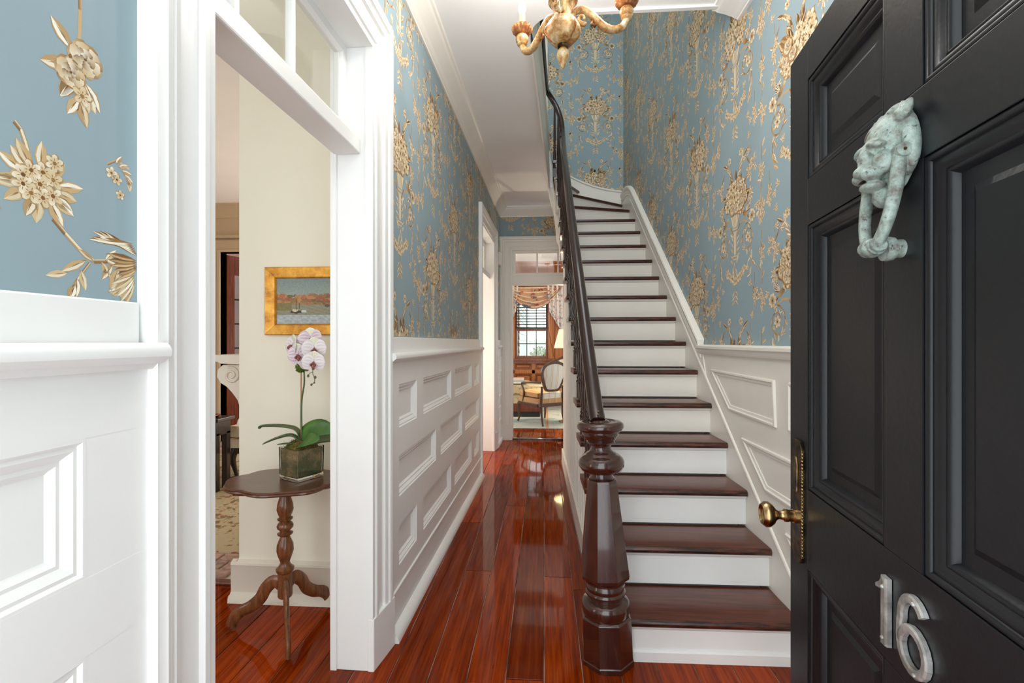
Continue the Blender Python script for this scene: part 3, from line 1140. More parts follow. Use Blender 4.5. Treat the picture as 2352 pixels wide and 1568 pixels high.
# balusters
def baluster_mesh(h):
    sq = 0.017
    mb = MB()
    mb.box(-sq, sq, -sq, sq, 0, 0.10)
    s = h - 0.10
    prof = [(0.016, 0.10), (0.020, 0.106), (0.020, 0.114), (0.012, 0.122), (0.017, 0.132), (0.017, 0.138), (0.011, 0.146), (0.013, 0.17), (0.018, 0.21), (0.0195, 0.24), (0.017, 0.28), (0.012, 0.33),
            (0.0175, 0.338), (0.0175, 0.348), (0.0125, 0.356), (0.0165, 0.366), (0.0165, 0.374), (0.012, 0.382), (0.0155, 0.42), (0.014, 0.55), (0.010, h)]
    mb.lathe(prof, seg=10)
    return mb.mesh('baluster', 'baluster', 40)
def railz(y):
    return 0.99 + 0.766 * (y - 2.0)
bal_cache = {}
for n in range(1, 15):
    for k, f in enumerate((0.055, 0.175)):
        y = yn(n) + f
        if n == 1 and k == 0:
            continue
        z0 = n * RISE
        z1 = railz(y) - 0.022
        if n == 14:
            z1 += 0.03 + 0.05 * k
        h = round(z1 - z0, 2)
        if h not in bal_cache:
            bal_cache[h] = baluster_mesh(h)
        place('baluster', bal_cache[h], stair, ST(0.030, y, z0))
for (bx, by, bz, h) in ((0.168, 5.37, 15 * RISE, 0.82), (0.160, 5.47, 16 * RISE, 0.84), (0.120, 5.545, 17 * RISE, 0.86)):
    place('baluster', baluster_mesh(h), stair, (bx, by, bz))
lb = baluster_mesh(0.67)
mb = MB()
for (ya, yb) in ((2.86, 5.48),):
    vs_ = [(edge_x(q_) + dx, q_, zz) for q_ in (ya, yb) for dx, zz in ((-0.07, UPF), (-0.001, UPF), (-0.001, 3.582), (-0.07, 3.582))]
    mb.add(vs_, [(0, 1, 2, 3), (7, 6, 5, 4), (0, 4, 5, 1), (1, 5, 6, 2), (2, 6, 7, 3), (3, 7, 4, 0)])
mb.build('landing_curb', 'white_w', stair)
y = 2.95
while y < 5.50:
    place('baluster', lb, stair, (edge_x(y) - 0.035, y, 3.58))
    y += 0.118

# hand rail
rp = [(0.224, 2.005, 0.985), (0.219, 2.15, 1.10), (0.213, 2.957, 1.722), (0.209, 3.7, 2.290), (0.208, 4.34, 2.780), (0.205, 4.9, 3.215), (0.205, 5.25, 3.50), (0.206, 5.47, 3.72), (0.196, 5.58, 3.90), (0.160, 5.65, 4.06), (0.10, 5.67, 4.19), (0.045, 5.62, 4.255), (0.022, 5.5, 4.265), (0.0, 5.1, 4.265), (-0.03, 4.45, 4.265), (-0.08, 3.4, 4.265), (-0.115, 2.75, 4.265)]
mb = MB()
mb.tube(smooth_path(rp, 5), 0.033, 14, 0.86)
mb.build('handrail', 'rail', stair, smooth=60)
# brass plug on the rail foot
mb = MB(); mb.ball((0.224, 1.992, 1.028), 0.006, 8, 6); mb.build('screw_cap', 'brass', stair)

# newel post: octagonal base and tapered shaft with turned rings
NX, NY = 0.262, 2.0
def oct_(prof, name, mat='newel', seg=8, sm=None, bev=0.002):
    mb = MB()
    mb.lathe(prof, (0, 0, 0), seg, phase=PI / 8 if seg == 8 else 0)
    if sm:
        me = mb.mesh(name, mat, sm)
    else:
        me = mb.mesh(name, mat)
    o = place(name, me, stair, (NX, NY, 0), bevel=bev if seg == 8 else 0)
    o.matrix_basis = o.matrix_basis @ Matrix.Rotation(-0.03, 4, 'Y')
    return o
k8 = 1 / math.cos(PI / 8)
base = oct_([(0.103 * k8, 0.0), (0.103 * k8, 0.018), (0.100 * k8, 0.022), (0.098 * k8, 0.187), (0.090 * k8, 0.193)], 'newel_post')
base['label'] = 'dark octagonal newel post with turned rings and flat turned cap'
def sub(o):
    # hang the newel pieces under the newel base
    o.parent = base
    o.matrix_basis = Matrix.Identity(4)
    return o
sub(oct_([(0.088, 0.186), (0.094, 0.194), (0.097, 0.208), (0.100, 0.226), (0.098, 0.244), (0.090, 0.252), (0.074, 0.258), (0.073, 0.266), (0.078, 0.272), (0.083, 0.280), (0.083, 0.288), (0.077, 0.294), (0.079, 0.302), (0.081, 0.310), (0.076, 0.318), (0.074, 0.324), (0.084, 0.330), (0.084, 0.338)], 'turned_ring', seg=32, sm=50))
sub(oct_([(0.070 * k8, 0.330), (0.094 * k8, 0.348), (0.096 * k8, 0.362), (0.058 * k8, 0.742), (0.056 * k8, 0.750)], 'shaft'))
sub(oct_([(0.050, 0.748), (0.052, 0.754), (0.046, 0.760), (0.044, 0.772), (0.062, 0.778), (0.082, 0.788), (0.093, 0.804), (0.095, 0.818), (0.090, 0.834), (0.078, 0.846), (0.064, 0.852), (0.062, 0.858), (0.052, 0.862), (0.042, 0.876), (0.041, 0.888), (0.048, 0.898), (0.056, 0.900), (0.058, 0.906), (0.054, 0.910), (0.064, 0.916), (0.066, 0.924), (0.070, 0.928), (0.076, 0.936), (0.076, 0.948), (0.084, 0.950), (0.093, 0.958), (0.097, 0.968), (0.095, 0.978), (0.086, 0.986), (0.066, 0.990), (0.060, 0.986), (0.040, 0.986), (0.034, 0.992), (0.0, 0.994)], 'newel_cap', seg=36, sm=50))

# well string: moulded white ribbon along the landing edge, turning into the flight
path = []
nst = 14
for i in range(nst + 1):
    y = 2.85 + (5.50 - 2.85) * i / nst
    path.append((edge_x(y), y, 3.085, 3.58))
for i in range(1, 9):
    a = PI - PI * i / 8
    tt = i / 8
    path.append((WC.x + WR * math.cos(a) + 0.0, 5.50 + 0.075 * math.sin(a), 3.085 - 0.62 * tt ** 1.3, 3.58 - 0.78 * tt))
for i in range(1, 5):
    y = 5.5 - 0.35 * i / 4
    path.append((0.255 - 0.0178 * y + 0.05 - 0.03 + 0.0, y, 2.46 - 0.27 * i / 4, 2.80 - 0.19 * i / 4))
mb = MB()
RIB = [(0.0, 0.0), (0.012, 0.0), (0.016, 0.03), (0.010, 0.06), (0.018, 0.10), (0.010, 0.16), (0.012, 0.40), (0.018, 0.46), (0.010, 0.55), (0.010, 0.86), (0.022, 0.9), (0.026, 1.0), (0.0, 1.0)]
vs_, fs_ = [], []
for i, (px, py, zb, zt) in enumerate(path):
    p0 = path[max(0, i - 1)]; p1 = path[min(len(path) - 1, i + 1)]
    t_ = Vector((p1[0] - p0[0], p1[1] - p0[1])).normalized()
    nn = Vector((t_.y, -t_.x))
    for d, h in RIB:
        vs_.append((px + nn.x * d, py + nn.y * d, zb + (zt - zb) * h))
k = len(RIB)
for i in range(len(path) - 1):
    for j in range(k - 1):
        fs_.append((i * k + j, (i + 1) * k + j, (i + 1) * k + j + 1, i * k + j + 1))
mb.add(vs_, fs_)
mb.build('well_string', 'white_w', stair, smooth=40, fix=True)

# ---- right wall skirt, cap, wainscot
root = empty('trim_11', RW(3.0, 0, 0))
struct(root, 'white skirting board with moulded cap climbing the right wall beside the stairs', 'trim')
def ztop(y):
    if y < 5.35:
        return nose(y) + 0.205
    t = min(1, (y - 5.35) / 0.6)
    z0 = nose(5.35) + 0.205
    return z0 + 0.44 * t - 0.27 * t * t
ys = [1.98 + i * (6.04 - 1.98) / 40 for i in range(41)]
mb = MB()
vs_, fs_ = [], []
for y in ys:
    top = ztop(y) if y > 3.18 else min(ztop(y), max(nose(y) + 0.055, 0))
    top = ztop(y) if y > 3.18 else nose(y) + 0.055
    for v, n_ in ((max(0, nose(y) - 0.34), 0.0), (max(0, nose(y) - 0.34), 0.021), (top, 0.021), (top, 0.0)):
        vs_.append(RW(y, v, n_))
for i in range(len(ys) - 1):
    for j in range(4):
        j2 = (j + 1) % 4
        fs_.append((i * 4 + j, i * 4 + j2, (i + 1) * 4 + j2, (i + 1) * 4 + j))
mb.add(vs_, fs_)
mb.build('skirting_board', 'white_w', root)
def follow(profile, y0, y1, fz, name, steps=30, mat='white_w'):
    mb = MB()
    vs_, fs_ = [], []
    k = len(profile)
    for i in range(steps + 1):
        y = y0 + (y1 - y0) * i / steps
        for n_, dz in profile:
            vs_.append(RW(y, fz(y) + dz, n_))
    for i in range(steps):
        for j in range(k - 1):
            fs_.append((i * k + j, i * k + j + 1, (i + 1) * k + j + 1, (i + 1) * k + j))
    fs_.append(tuple(range(k)))
    fs_.append(tuple(range(steps * k, steps * k + k))[::-1])
    mb.add(vs_, fs_)
    return mb.build(name, mat, root, smooth=40)
follow([(0.018, -0.105), (0.026, -0.10), (0.030, -0.09), (0.026, -0.075), (0.034, -0.06), (0.030, -0.045), (0.042, -0.02), (0.046, 0.0), (0.040, 0.012), (0.030, 0.016), (0.0, 0.018)], 3.18, 6.03, ztop, 'cap_moulding')
follow([(0.020, 0.0), (0.026, 0.002), (0.029, 0.010), (0.026, 0.018), (0.02, 0.020)], 2.0, 5.5, lambda y: nose(y) + 0.045, 'bead')
# back wall skirt
mb = MB()
vs_, fs_ = [], []
bs = 24
for i in range(bs + 1):
    t = i / bs
    xx = 0.965 + (0.12 - 0.965) * t
    zt = 3.21 + 0.10 * t + 0.24 * t ** 2.2
    for yy, z in ((BY, 2.9), (BY - 0.02, 2.9), (BY - 0.02, zt - 0.03), (BY - 0.032, zt - 0.022), (BY - 0.034, zt - 0.006), (BY - 0.026, zt), (BY, zt)):
        vs_.append((xx, yy, z))
for i in range(bs):
    for j in range(6):
        fs_.append((i * 7 + j, i * 7 + j + 1, (i + 1) * 7 + j + 1, (i + 1) * 7 + j))
mb.add(vs_, fs_)
mb.build('skirting_board', 'white_w', root, smooth=40)

root = empty('trim_12', RW(2.4, 0, 0))
struct(root, 'white wainscot with slanted panels on the right wall behind the black door', 'wainscot')
mb = MB()
mb.prism([(-0.35, 0.0), (2.05, 0.0), (3.20, 1.20), (3.20, 1.27), (-0.35, 1.27)], -0.002, 0.014, RW)
mb.build('board', 'white_w', root)
mb = MB()
mb.prism([(0.0, 1.235), (0.026, 1.240), (0.034, 1.252), (0.036, 1.270), (0.046, 1.276), (0.046, 1.290), (0.036, 1.298), (0.0, 1.300)], -0.35, 3.215, lambda h, v, t: RW(t, v, h))
mb.build('cap_rail', 'white_w', root, smooth=40)
APP = [(0.0, 0.014), (0.004, 0.024), (0.012, 0.026), (0.018, 0.020), (0.030, 0.018), (0.036, 0.010), (0.042, 0.008), (0.046, 0.0145)]
for poly in ([(3.02, 1.150), (2.73, 0.935), (2.215, 0.930), (2.23, 1.145)], [(2.58, 0.815), (2.31, 0.613), (1.72, 0.61), (1.72, 0.815)], [(2.11, 0.93), (1.40, 0.93), (1.40, 1.145), (2.11, 1.145)], [(2.14, 0.49), (1.98, 0.36), (1.3, 0.36), (1.3, 0.49)]):
    mb = MB()
    mb.ring(poly, APP, RW)
    mb.build('panel_moulding', 'white_w', root, smooth=30)

# upstairs door casing glimpsed at the head of the stairwell
mb = MB()
mb.box(-0.16, 0.045, BY - 0.03, BY + 0.001, UPF, 5.4)
struct(mb.build('trim_13', 'cream_w', bevel=0.006), 'pinkish cream upstairs casing at the head of the stairwell', 'trim')

# ================================================================= FRONT DOOR
DO = Vector((0.4145 + 0.1355 * 0.283, 0.283, 0.0))
DU = Vector((0.1355, 1, 0)).normalized()
DN = Vector((-1, 0.1355, 0)).normalized()
DP = lambda s, v, n: DO + DU * s + Vector((0, 0, 1)) * v + DN * n
DW = (1.141 - 0.283) * 1.00914
def ds(y): return (y - 0.283) * 1.00914
door = empty('door_1', DO)
struct(door, 'open black six-panel front door with knocker, house number and brass knob', 'door')
TH = 0.045
s_free, s_pl0, s_pl1, s_m1 = DW, ds(1.044), ds(0.7625), ds(0.671)
s_r0, s_r1 = ds(0.3895), ds(0.671)
rows_d = [(1.873, 1.663), (1.566, 1.007), (0.838, 0.26)]
def dbox(s0, s1, v0, v1, name, n0=-TH, n1=0.0):
    mb = MB(); mb.box(s0, s1, v0, v1, n0, n1, DP)
    return mb.build(name, 'black', door, bevel=0.0015)
dbox(s_pl0, s_free, 0.012, 1.958, 'stile')
dbox(0.0, s_r0, 0.012, 1.958, 'stile')
dbox(s_r0, s_pl0, 1.873, 1.958, 'rail')
dbox(s_r0, s_pl0, 1.566, 1.663, 'rail')
dbox(s_r0, s_pl0, 0.838, 1.007, 'rail')
dbox(s_r0, s_pl0, 0.012, 0.26, 'rail')
DM = [(0.0, 0.0), (0.0, -0.003), (0.001, -0.0018), (0.004, -0.0012), (0.007, -0.0022), (0.0085, -0.005), (0.0095, -0.0065), (0.011, -0.0055), (0.015, -0.006), (0.019, -0.0085), (0.022, -0.0125), (0.0235, -0.0135), (0.025, -0.0125), (0.0275, -0.0130), (0.030, -0.0160), (0.032, -0.0190), (0.034, -0.0235)]
for vt, vb in rows_d:
    dbox(s_r1, s_pl1, vb, vt, 'mullion')
    for s0, s1 in ((s_pl1, s_pl0), (s_r0, s_r1)):
        mb = MB()
        # raised field panel
        mb.box(s0 + 0.001, s1 - 0.001, vb + 0.001, vt - 0.001, -TH + 0.008, -0.0235, DP)
        pn = mb.build('panel', 'black', door)
        mb = MB()
        mb.ring([(s0, vb), (s1, vb), (s1, vt), (s0, vt)], DM, DP)
        mb.build('panel_moulding', 'black', pn, smooth=50)
        mb = MB()
        poly = [(s0 + 0.055, vb + 0.055), (s1 - 0.055, vb + 0.055), (s1 - 0.055, vt - 0.055), (s0 + 0.055, vt - 0.055)]
        mb.ring(poly, [(0, -0.0235), (0.010, -0.019)], DP)
        a = 0.010
        mb.add([DP(poly[0][0] + a, poly[0][1] + a, -0.019), DP(poly[1][0] - a, poly[1][1] + a, -0.019), DP(poly[2][0] - a, poly[2][1] - a, -0.019), DP(poly[3][0] + a, poly[3][1] - a, -0.019)], [(0, 1, 2, 3)])
        mb.build('raised_field', 'black', pn)
# lock plate with angled ends
pc = ds(1.086)
hw = 0.028
zc = 0.965
mb = MB()
pl = [(pc - hw, 0.853), (pc - hw * 0.55, 0.838), (pc + hw * 0.55, 0.838), (pc + hw, 0.853), (pc + hw, 1.084), (pc + hw * 0.55, 1.104), (pc - hw * 0.55, 1.104), (pc - hw, 1.084)]
mb.prism(pl, 0.0, 0.007, DP)
lp = mb.build('lock_plate', 'bronze', door, bevel=0.0015)
lp['label'] = 'tarnished brass lock plate with clipped corners'
mb = MB()
for i in range(30):
    v = 0.86 + i * 0.0075
    mb.ball(DP(pc - hw - 0.001, v, 0.0055), 0.0032, 6, 4)
mb.build('beaded_edge', 'brass', lp, smooth=80)
mb = MB()
pts = [(pc - 0.010, 0.990), (pc + 0.010, 0.990), (pc + 0.012, 1.05), (pc + 0.006, 1.068), (pc - 0.006, 1.068), (pc - 0.012, 1.05)]
mb.prism(pts, 0.006, 0.011, DP)
mb.build('keyhole_cover', 'bronze', lp, bevel=0.002)
# knob
def lathe_dir(prof, o, d, name, mat, parent, seg=28, sm=50):
    d = Vector(d).normalized()
    q = Vector((0, 0, 1)).rotation_difference(d)
    mb = MB(); mb.lathe(prof, (0, 0, 0), seg)
    mb.v = [tuple(q @ Vector(p) + Vector(o)) for p in mb.v]
    return mb.build(name, mat, parent, smooth=sm)
kb = lathe_dir([(0.015, 0.0), (0.015, 0.006), (0.0125, 0.008), (0.0125, 0.016), (0.014, 0.018), (0.014, 0.024), (0.010, 0.027), (0.009, 0.036), (0.013, 0.042), (0.022, 0.048), (0.0275, 0.056), (0.0275, 0.064), (0.022, 0.071), (0.020, 0.071), (0.017, 0.066), (0.010, 0.064), (0.0, 0.065)], DP(pc, 0.935, 0.007), DN, 'door_knob', 'brass', door)
kb['label'] = 'polished aged brass door knob'
# house number 16
def extr(path, w, name, lab):
    mb = MB()
    mb.tube([DP(s, v, 0.0065) for s, v in path], w, 8, 0.55, up=DN)
    o = mb.build(name, 'nickel', door, smooth=60)
    o['label'] = lab
    return o
def stroke(mb, path, w, d0=0.001, d1=0.009):
    # flat bevelled stroke of given half widths
    pts = [Vector(p) for p in path]
    n = len(pts)
    L, Rr = [], []
    for i in range(n):
        a = pts[max(0, i - 1)]; b = pts[min(n - 1, i + 1)]
        t = (b - a).normalized(); nn = Vector((-t.y, t.x))
        ww = w[i] if hasattr(w, '__len__') else w
        L.append(pts[i] + nn * ww); Rr.append(pts[i] - nn * ww)
    vs, fs = [], []
    for i in range(n):
        c = pts[i]
        li = c + (L[i] - c) * 0.6; ri = c + (Rr[i] - c) * 0.6
        vs += [DP(L[i].x, L[i].y, d0), DP(L[i].x, L[i].y, d1 - 0.002), DP(li.x, li.y, d1), DP(ri.x, ri.y, d1), DP(Rr[i].x, Rr[i].y, d1 - 0.002), DP(Rr[i].x, Rr[i].y, d0)]
    for i in range(n - 1):
        for j in range(5):
            fs.append((i * 6 + j, i * 6 + j + 1, (i + 1) * 6 + j + 1, (i + 1) * 6 + j))
    fs.append(tuple(range(6))); fs.append(tuple(range((n - 1) * 6, n * 6))[::-1])
    mb.add(vs, fs)
c1 = ds(0.7475)
mb = MB()
stroke(mb, [(c1, 0.866), (c1, 0.90), (c1, 0.94), (c1, 0.967)], 0.0085)
stroke(mb, [(c1 + 0.001, 0.962), (c1 + 0.010, 0.950), (c1 + 0.020, 0.946)], [0.006, 0.006, 0.0035])
dg = mb.build('house_digit', 'nickel', door); dg['label'] = 'brushed nickel house number digit one'
for v in (0.876, 0.952):
    mb = MB(); mb.ball(DP(c1, v, 0.0095), (0.0032, 0.0032, 0.0032), 8, 6); mb.build('screw_head', 'nickel', dg, smooth=80)
c6 = ds(0.682)
six = []
# s decreases to the right as seen from outside, so mirror in s
def s6(xx): return c6 - xx
for i in range(13):                     # upper hook and left side
    a = math.radians(35 + i * 12.5)
    six.append((s6(0.000 + 0.026 * math.cos(a)), 0.936 + 0.031 * math.sin(a)))
six += [(s6(-0.0275), 0.925), (s6(-0.0285), 0.905)]
for i in range(18):
    a = math.radians(180 + i * 21.2)
    six.append((s6(0.0 + 0.0275 * math.cos(a)), 0.897 + 0.028 * math.sin(a)))
mb = MB()
stroke(mb, six, [0.0065] * 2 + [0.0062] * (len(six) - 2))
dg = mb.build('house_digit', 'nickel', door); dg['label'] = 'brushed nickel house number digit six'
for s_, v in ((six[3][0], six[3][1]), (s6(0.010), 0.871)):
    mb = MB(); mb.ball(DP(s_, v, 0.0095), (0.0032, 0.0032, 0.0032), 8, 6); mb.build('screw_head', 'nickel', dg, smooth=80)

# ---- knocker: horned beast head with hanging ring
KC = DP(ds(0.7165), 1.565, 0.0)
def kq(s, v, n): return KC + DU * s + Vector((0, 0, 1)) * v + DN * n
Rk = Matrix((DU, Vector((0, 0, 1)), DN)).transposed()
def kb_(mb, s, v, n, rs, rv, rn, tilt=0.0, roll=0.0):
    rot = Rk @ Matrix.Rotation(tilt, 3, 'X') @ Matrix.Rotation(roll, 3, 'Z')
    mb.ball(kq(s, v, n), (rs, rv, rn), 16, 10, rot)
mb = MB()
kb_(mb, 0, 0.030, 0.005, 0.046, 0.062, 0.008)            # backing plate
kb_(mb, 0, 0.046, 0.018, 0.036, 0.042, 0.024, -0.35)     # skull
kb_(mb, 0, 0.074, 0.008, 0.026, 0.022, 0.014, -0.2)      # crest
kb_(mb, 0, 0.030, 0.030, 0.026, 0.024, 0.020, -0.3)      # forehead
for s in (-1, 1):
    kb_(mb, s * 0.017, 0.034, 0.041, 0.017, 0.0065, 0.011, 0.0, s * -0.30)   # brow
    kb_(mb, s * 0.022, 0.008, 0.032, 0.013, 0.016, 0.016)    # cheek
    kb_(mb, s * 0.012, -0.006, 0.044, 0.013, 0.010, 0.014)   # jowl
    kb_(mb, s * 0.041, 0.030, 0.010, 0.008, 0.040, 0.011, 0.0, s * 0.10)   # mane locks
    kb_(mb, s * 0.036, 0.002, 0.012, 0.009, 0.020, 0.012, 0.0, s * -0.35)
    kb_(mb, s * 0.034, 0.050, 0.014, 0.008, 0.030, 0.009, 0.0, s * -0.15)
    kb_(mb, s * 0.026, 0.064, 0.016, 0.005, 0.024, 0.008, 0.0, s * -0.35)
    kb_(mb, s * 0.010, 0.060, 0.026, 0.005, 0.028, 0.007, -0.3, s * -0.1)
    kb_(mb, s * 0.017, 0.023, 0.046, 0.0055, 0.0040, 0.004)    # eye
    tip = kq(s * 0.044, 0.084, 0.012)
    bb = kq(s * 0.034, 0.058, 0.024)
    mb.tube([bb, bb.lerp(tip, 0.3), bb.lerp(tip, 0.65), tip], [0.008, 0.0175, 0.0145, 0.004], 12, 0.45, up=DN)
kb_(mb, 0, 0.018, 0.043, 0.0100, 0.026, 0.013, -0.12)    # nose bridge
kb_(mb, 0, 0.034, 0.038, 0.0140, 0.012, 0.012)
kb_(mb, 0, 0.000, 0.052, 0.013, 0.0085, 0.0095)         # nose tip
kb_(mb, 0, -0.002, 0.038, 0.023, 0.013, 0.018)           # muzzle
kb_(mb, 0, -0.0215, 0.037, 0.019, 0.0080, 0.016)         # lower jaw
kb_(mb, 0, -0.036, 0.024, 0.014, 0.017, 0.013)           # beard
kb_(mb, 0, 0.004, 0.012, 0.032, 0.032, 0.018)
kn = mb.build('knocker_head', 'verdigris', door, smooth=180)
kn['label'] = 'green patinated bronze beast head door knocker'
rm = kn.modifiers.new('remesh', 'REMESH'); rm.mode = 'VOXEL'; rm.voxel_size = 0.0015; rm.use_smooth_shade = True
smo = kn.modifiers.new('smooth', 'SMOOTH'); smo.factor = 0.5; smo.iterations = 2
mb = MB()
kb_(mb, 0, -0.0135, 0.046, 0.0185, 0.0018, 0.0065); mb.build('mouth_line', 'bronze', kn, smooth=80)
pts = []
for i in range(25):
    a = PI + PI * i / 24
    ss = 0.037 * math.cos(a)
    vv = -0.028 + 0.082 * math.sin(a)
    bulge = 1.0 + 0.10 * math.sin((i / 24) * PI)
    pts.append(kq(ss * 1.0, vv, 0.026 + 0.012 * math.sin((i / 24) * PI)))
pts = [kq(-0.038, 0.013, 0.022)] + pts + [kq(0.038, 0.013, 0.022)]
rad = [0.0062 + 0.0026 * abs(math.cos(PI * i / (len(pts) - 1))) for i in range(len(pts))]
rad = [0.0088 - 0.001 * math.sin(PI * i / (len(pts) - 1)) for i in range(len(pts))]
mb = MB(); mb.tube(smooth_path(pts, 2), [rad[min(len(rad) - 1, i // 2)] for i in range(2 * (len(pts) - 1) + 1)], 12)
rg = mb.build('knocker_ring', 'verdigris', kn, smooth=80)
for s in (-1, 1):
    mb = MB()
    mb.tube([kq(s * 0.024, 0.014, 0.022), kq(s * 0.049, 0.014, 0.022)], 0.0095, 14)
    mb.build('pivot', 'verdigris', kn, smooth=60)
    mb = MB(); mb.tube([kq(s * 0.0488, 0.014, 0.022), kq(s * 0.0498, 0.014, 0.022)], 0.0022, 8); mb.build('pivot_pin', 'bronze', kn)
mb = MB()
mb.ball(kq(0, -0.110, 0.038), (0.014, 0.014, 0.014), 18, 12)
for s in (-1, 1):
    mb.tube([kq(s * 0.010, -0.1095, 0.038), kq(s * 0.014, -0.109, 0.038)], 0.0125, 16)
    mb.tube([kq(s * 0.016, -0.1085, 0.038), kq(s * 0.019, -0.1075, 0.038)], 0.0105, 16)
mb.build('ring_ball', 'verdigris', kn, smooth=60)
lathe_dir([(0.013, 0.0), (0.013, 0.010), (0.0165, 0.012), (0.0175, 0.018), (0.0165, 0.024), (0.0, 0.0255)], kq(0, -0.112, 0.0), DN, 'strike_button', 'verdigris', kn, 20)

# ================================================================= WALLPAPER PRINT (flat printed shapes lying on the paper)
CR = [lin((228, 216, 192)), lin((214, 198, 166)), lin((238, 230, 212))]
TN = [lin((194, 164, 120)), lin((178, 146, 102)), lin((206, 180, 138))]
BR = [lin((126, 88, 46)), lin((108, 76, 42)), lin((148, 110, 64))]

class Print:
    def __init__(self, seed=1):
        self.items = []        # (layer, pts, colours)
        self.r = random.Random(seed)

    def poly(self, pts, col, layer, col2=None):
        self.items.append((layer, pts, [col if (col2 is None or i % 2 == 0) else col2 for i in range(len(pts))]))

    def ell(self, x, y, rx, ry, ang, col, layer, n=8, col2=None):
        ca, sa = math.cos(ang), math.sin(ang)
        pts, cs = [], []
        for i in range(n):
            a = 2 * PI * i / n
            px, py = rx * math.cos(a), ry * math.sin(a)
            pts.append((x + px * ca - py * sa, y + px * sa + py * ca))
            t = 0.5 + 0.5 * math.cos(a)
            cs.append(col if col2 is None else tuple(col[k] * t + col2[k] * (1 - t) for k in range(3)))
        self.items.append((layer, pts, cs))

    def leaf(self, x, y, ang, L, W, c1=None, c2=None, layer=1):
        r = self.r
        c1 = c1 or r.choice(CR)
        c2 = c2 or r.choice(TN)
        ca, sa = math.cos(ang), math.sin(ang)
        prof = [(0, 0), (0.2, 0.6), (0.45, 1.0), (0.75, 0.7), (1, 0)]
        up = [(x + t * L * ca - w * W * sa, y + t * L * sa + w * W * ca) for t, w in prof]
        dn = [(x + t * L * ca + w * W * sa, y + t * L * sa - w * W * ca) for t, w in prof]
        b = r.choice(BR)
        self.items.append((layer, up + dn[-2:0:-1], [b] + [c2] * 3 + [c2] + [c2] * 3))
        up2 = [(x + t * L * ca - w * W * 0.75 * sa, y + t * L * sa + w * W * 0.75 * ca) for t, w in prof]
        mid = [(x + t * L * ca + 0.12 * W * sa, y + t * L * sa - 0.12 * W * ca) for t, w in prof]
        self.items.append((layer + 1, up2 + mid[-2:0:-1], [c2] + [c1] * 4 + [c1] * 3))
        k = 0.045 * L
        self.items.append((layer + 1.3, [(x, y), (x + 0.45 * L * ca - 0.10 * W * sa, y + 0.45 * L * sa + 0.10 * W * ca), (x + 0.82 * L * ca, y + 0.82 * L * sa), (x + 0.45 * L * ca + 0.14 * W * sa, y + 0.45 * L * sa - 0.14 * W * ca)], [b, b, c2, b]))

    def stem(self, pts, w, col=None, layer=0):
        col = col or self.r.choice(TN)
        for i in range(len(pts) - 1):
            (x0, y0), (x1, y1) = pts[i], pts[i + 1]
            d = math.hypot(x1 - x0, y1 - y0) or 1e-6
            nx, ny = -(y1 - y0) / d * w, (x1 - x0) / d * w
            c2 = BR[i % 3] if i % 3 == 0 else col
            self.items.append((layer, [(x0 + nx, y0 + ny), (x1 + nx, y1 + ny), (x1 - nx, y1 - ny), (x0 - nx, y0 - ny)], [col, col, c2, c2]))

    def flower(self, x, y, r_, layer=4, n=6):
        r = self.r
        p = r.uniform(0, 6)
        for i in range(n):
            a = p + 2 * PI * i / n
            self.ell(x + 0.62 * r_ * math.cos(a), y + 0.62 * r_ * math.sin(a), r_ * 0.52, r_ * 0.42, a, r.choice(TN), layer, 7, r.choice(BR))
        for i in range(n):
            a = p + 2 * PI * (i + 0.1) / n
            self.ell(x + 0.60 * r_ * math.cos(a), y + 0.60 * r_ * math.sin(a), r_ * 0.44, r_ * 0.33, a, r.choice(CR), layer + 1, 7, TN[2])
            self.ell(x + 0.42 * r_ * math.cos(a), y + 0.42 * r_ * math.sin(a), r_ * 0.20, r_ * 0.05, a, BR[2], layer + 1.5, 4)
        self.ell(x, y, r_ * 0.24, r_ * 0.2, p, r.choice(BR), layer + 2, 6)

    def rose(self, x, y, r_, layer=4):
        r = self.r
        p = r.uniform(0, 6)
        for n, q, w, lay, cols, c2 in ((7, 0.66, 0.46, 0, TN, BR[2]), (6, 0.60, 0.40, 1, CR, TN[0]), (5, 0.36, 0.32, 2, CR, BR[2]), (4, 0.18, 0.20, 3, CR, BR[0])):
            for i in range(n):
                a = p + 2 * PI * i / n + lay * 0.5
                self.ell(x + q * r_ * math.cos(a), y + q * r_ * math.sin(a), r_ * w, r_ * w * 0.62, a + PI / 2 + r.uniform(-0.3, 0.3), r.choice(cols), layer + lay * 0.5, 7, c2)
        self.ell(x, y, r_ * 0.10, r_ * 0.07, p, BR[1], layer + 2.2, 6)

    def drop(self, x, y, s=1.0, layer=3):
        r = self.r
        self.stem([(x, y + 0.10 * s), (x + 0.002, y + 0.05 * s), (x, y)], 0.0022 * s)
        for i in range(7):
            a = r.uniform(0, 2 * PI)
            self.leaf(x + 0.012 * s * math.cos(a), y - 0.02 * s + 0.02 * s * math.sin(a), a, 0.036 * s, 0.009 * s, layer=layer)
        self.rose(x + 0.008 * s, y - 0.008 * s, 0.024 * s, layer + 3)
        self.rose(x - 0.010 * s, y - 0.034 * s, 0.021 * s, layer + 3)
        self.flower(x + 0.004 * s, y - 0.056 * s, 0.012 * s, layer + 5, 5)
        self.leaf(x, y - 0.06 * s, -PI / 2 + 0.3, 0.035 * s, 0.008 * s, layer=layer)
        self.leaf(x, y - 0.06 * s, -PI / 2 - 0.5, 0.03 * s, 0.007 * s, layer=layer)

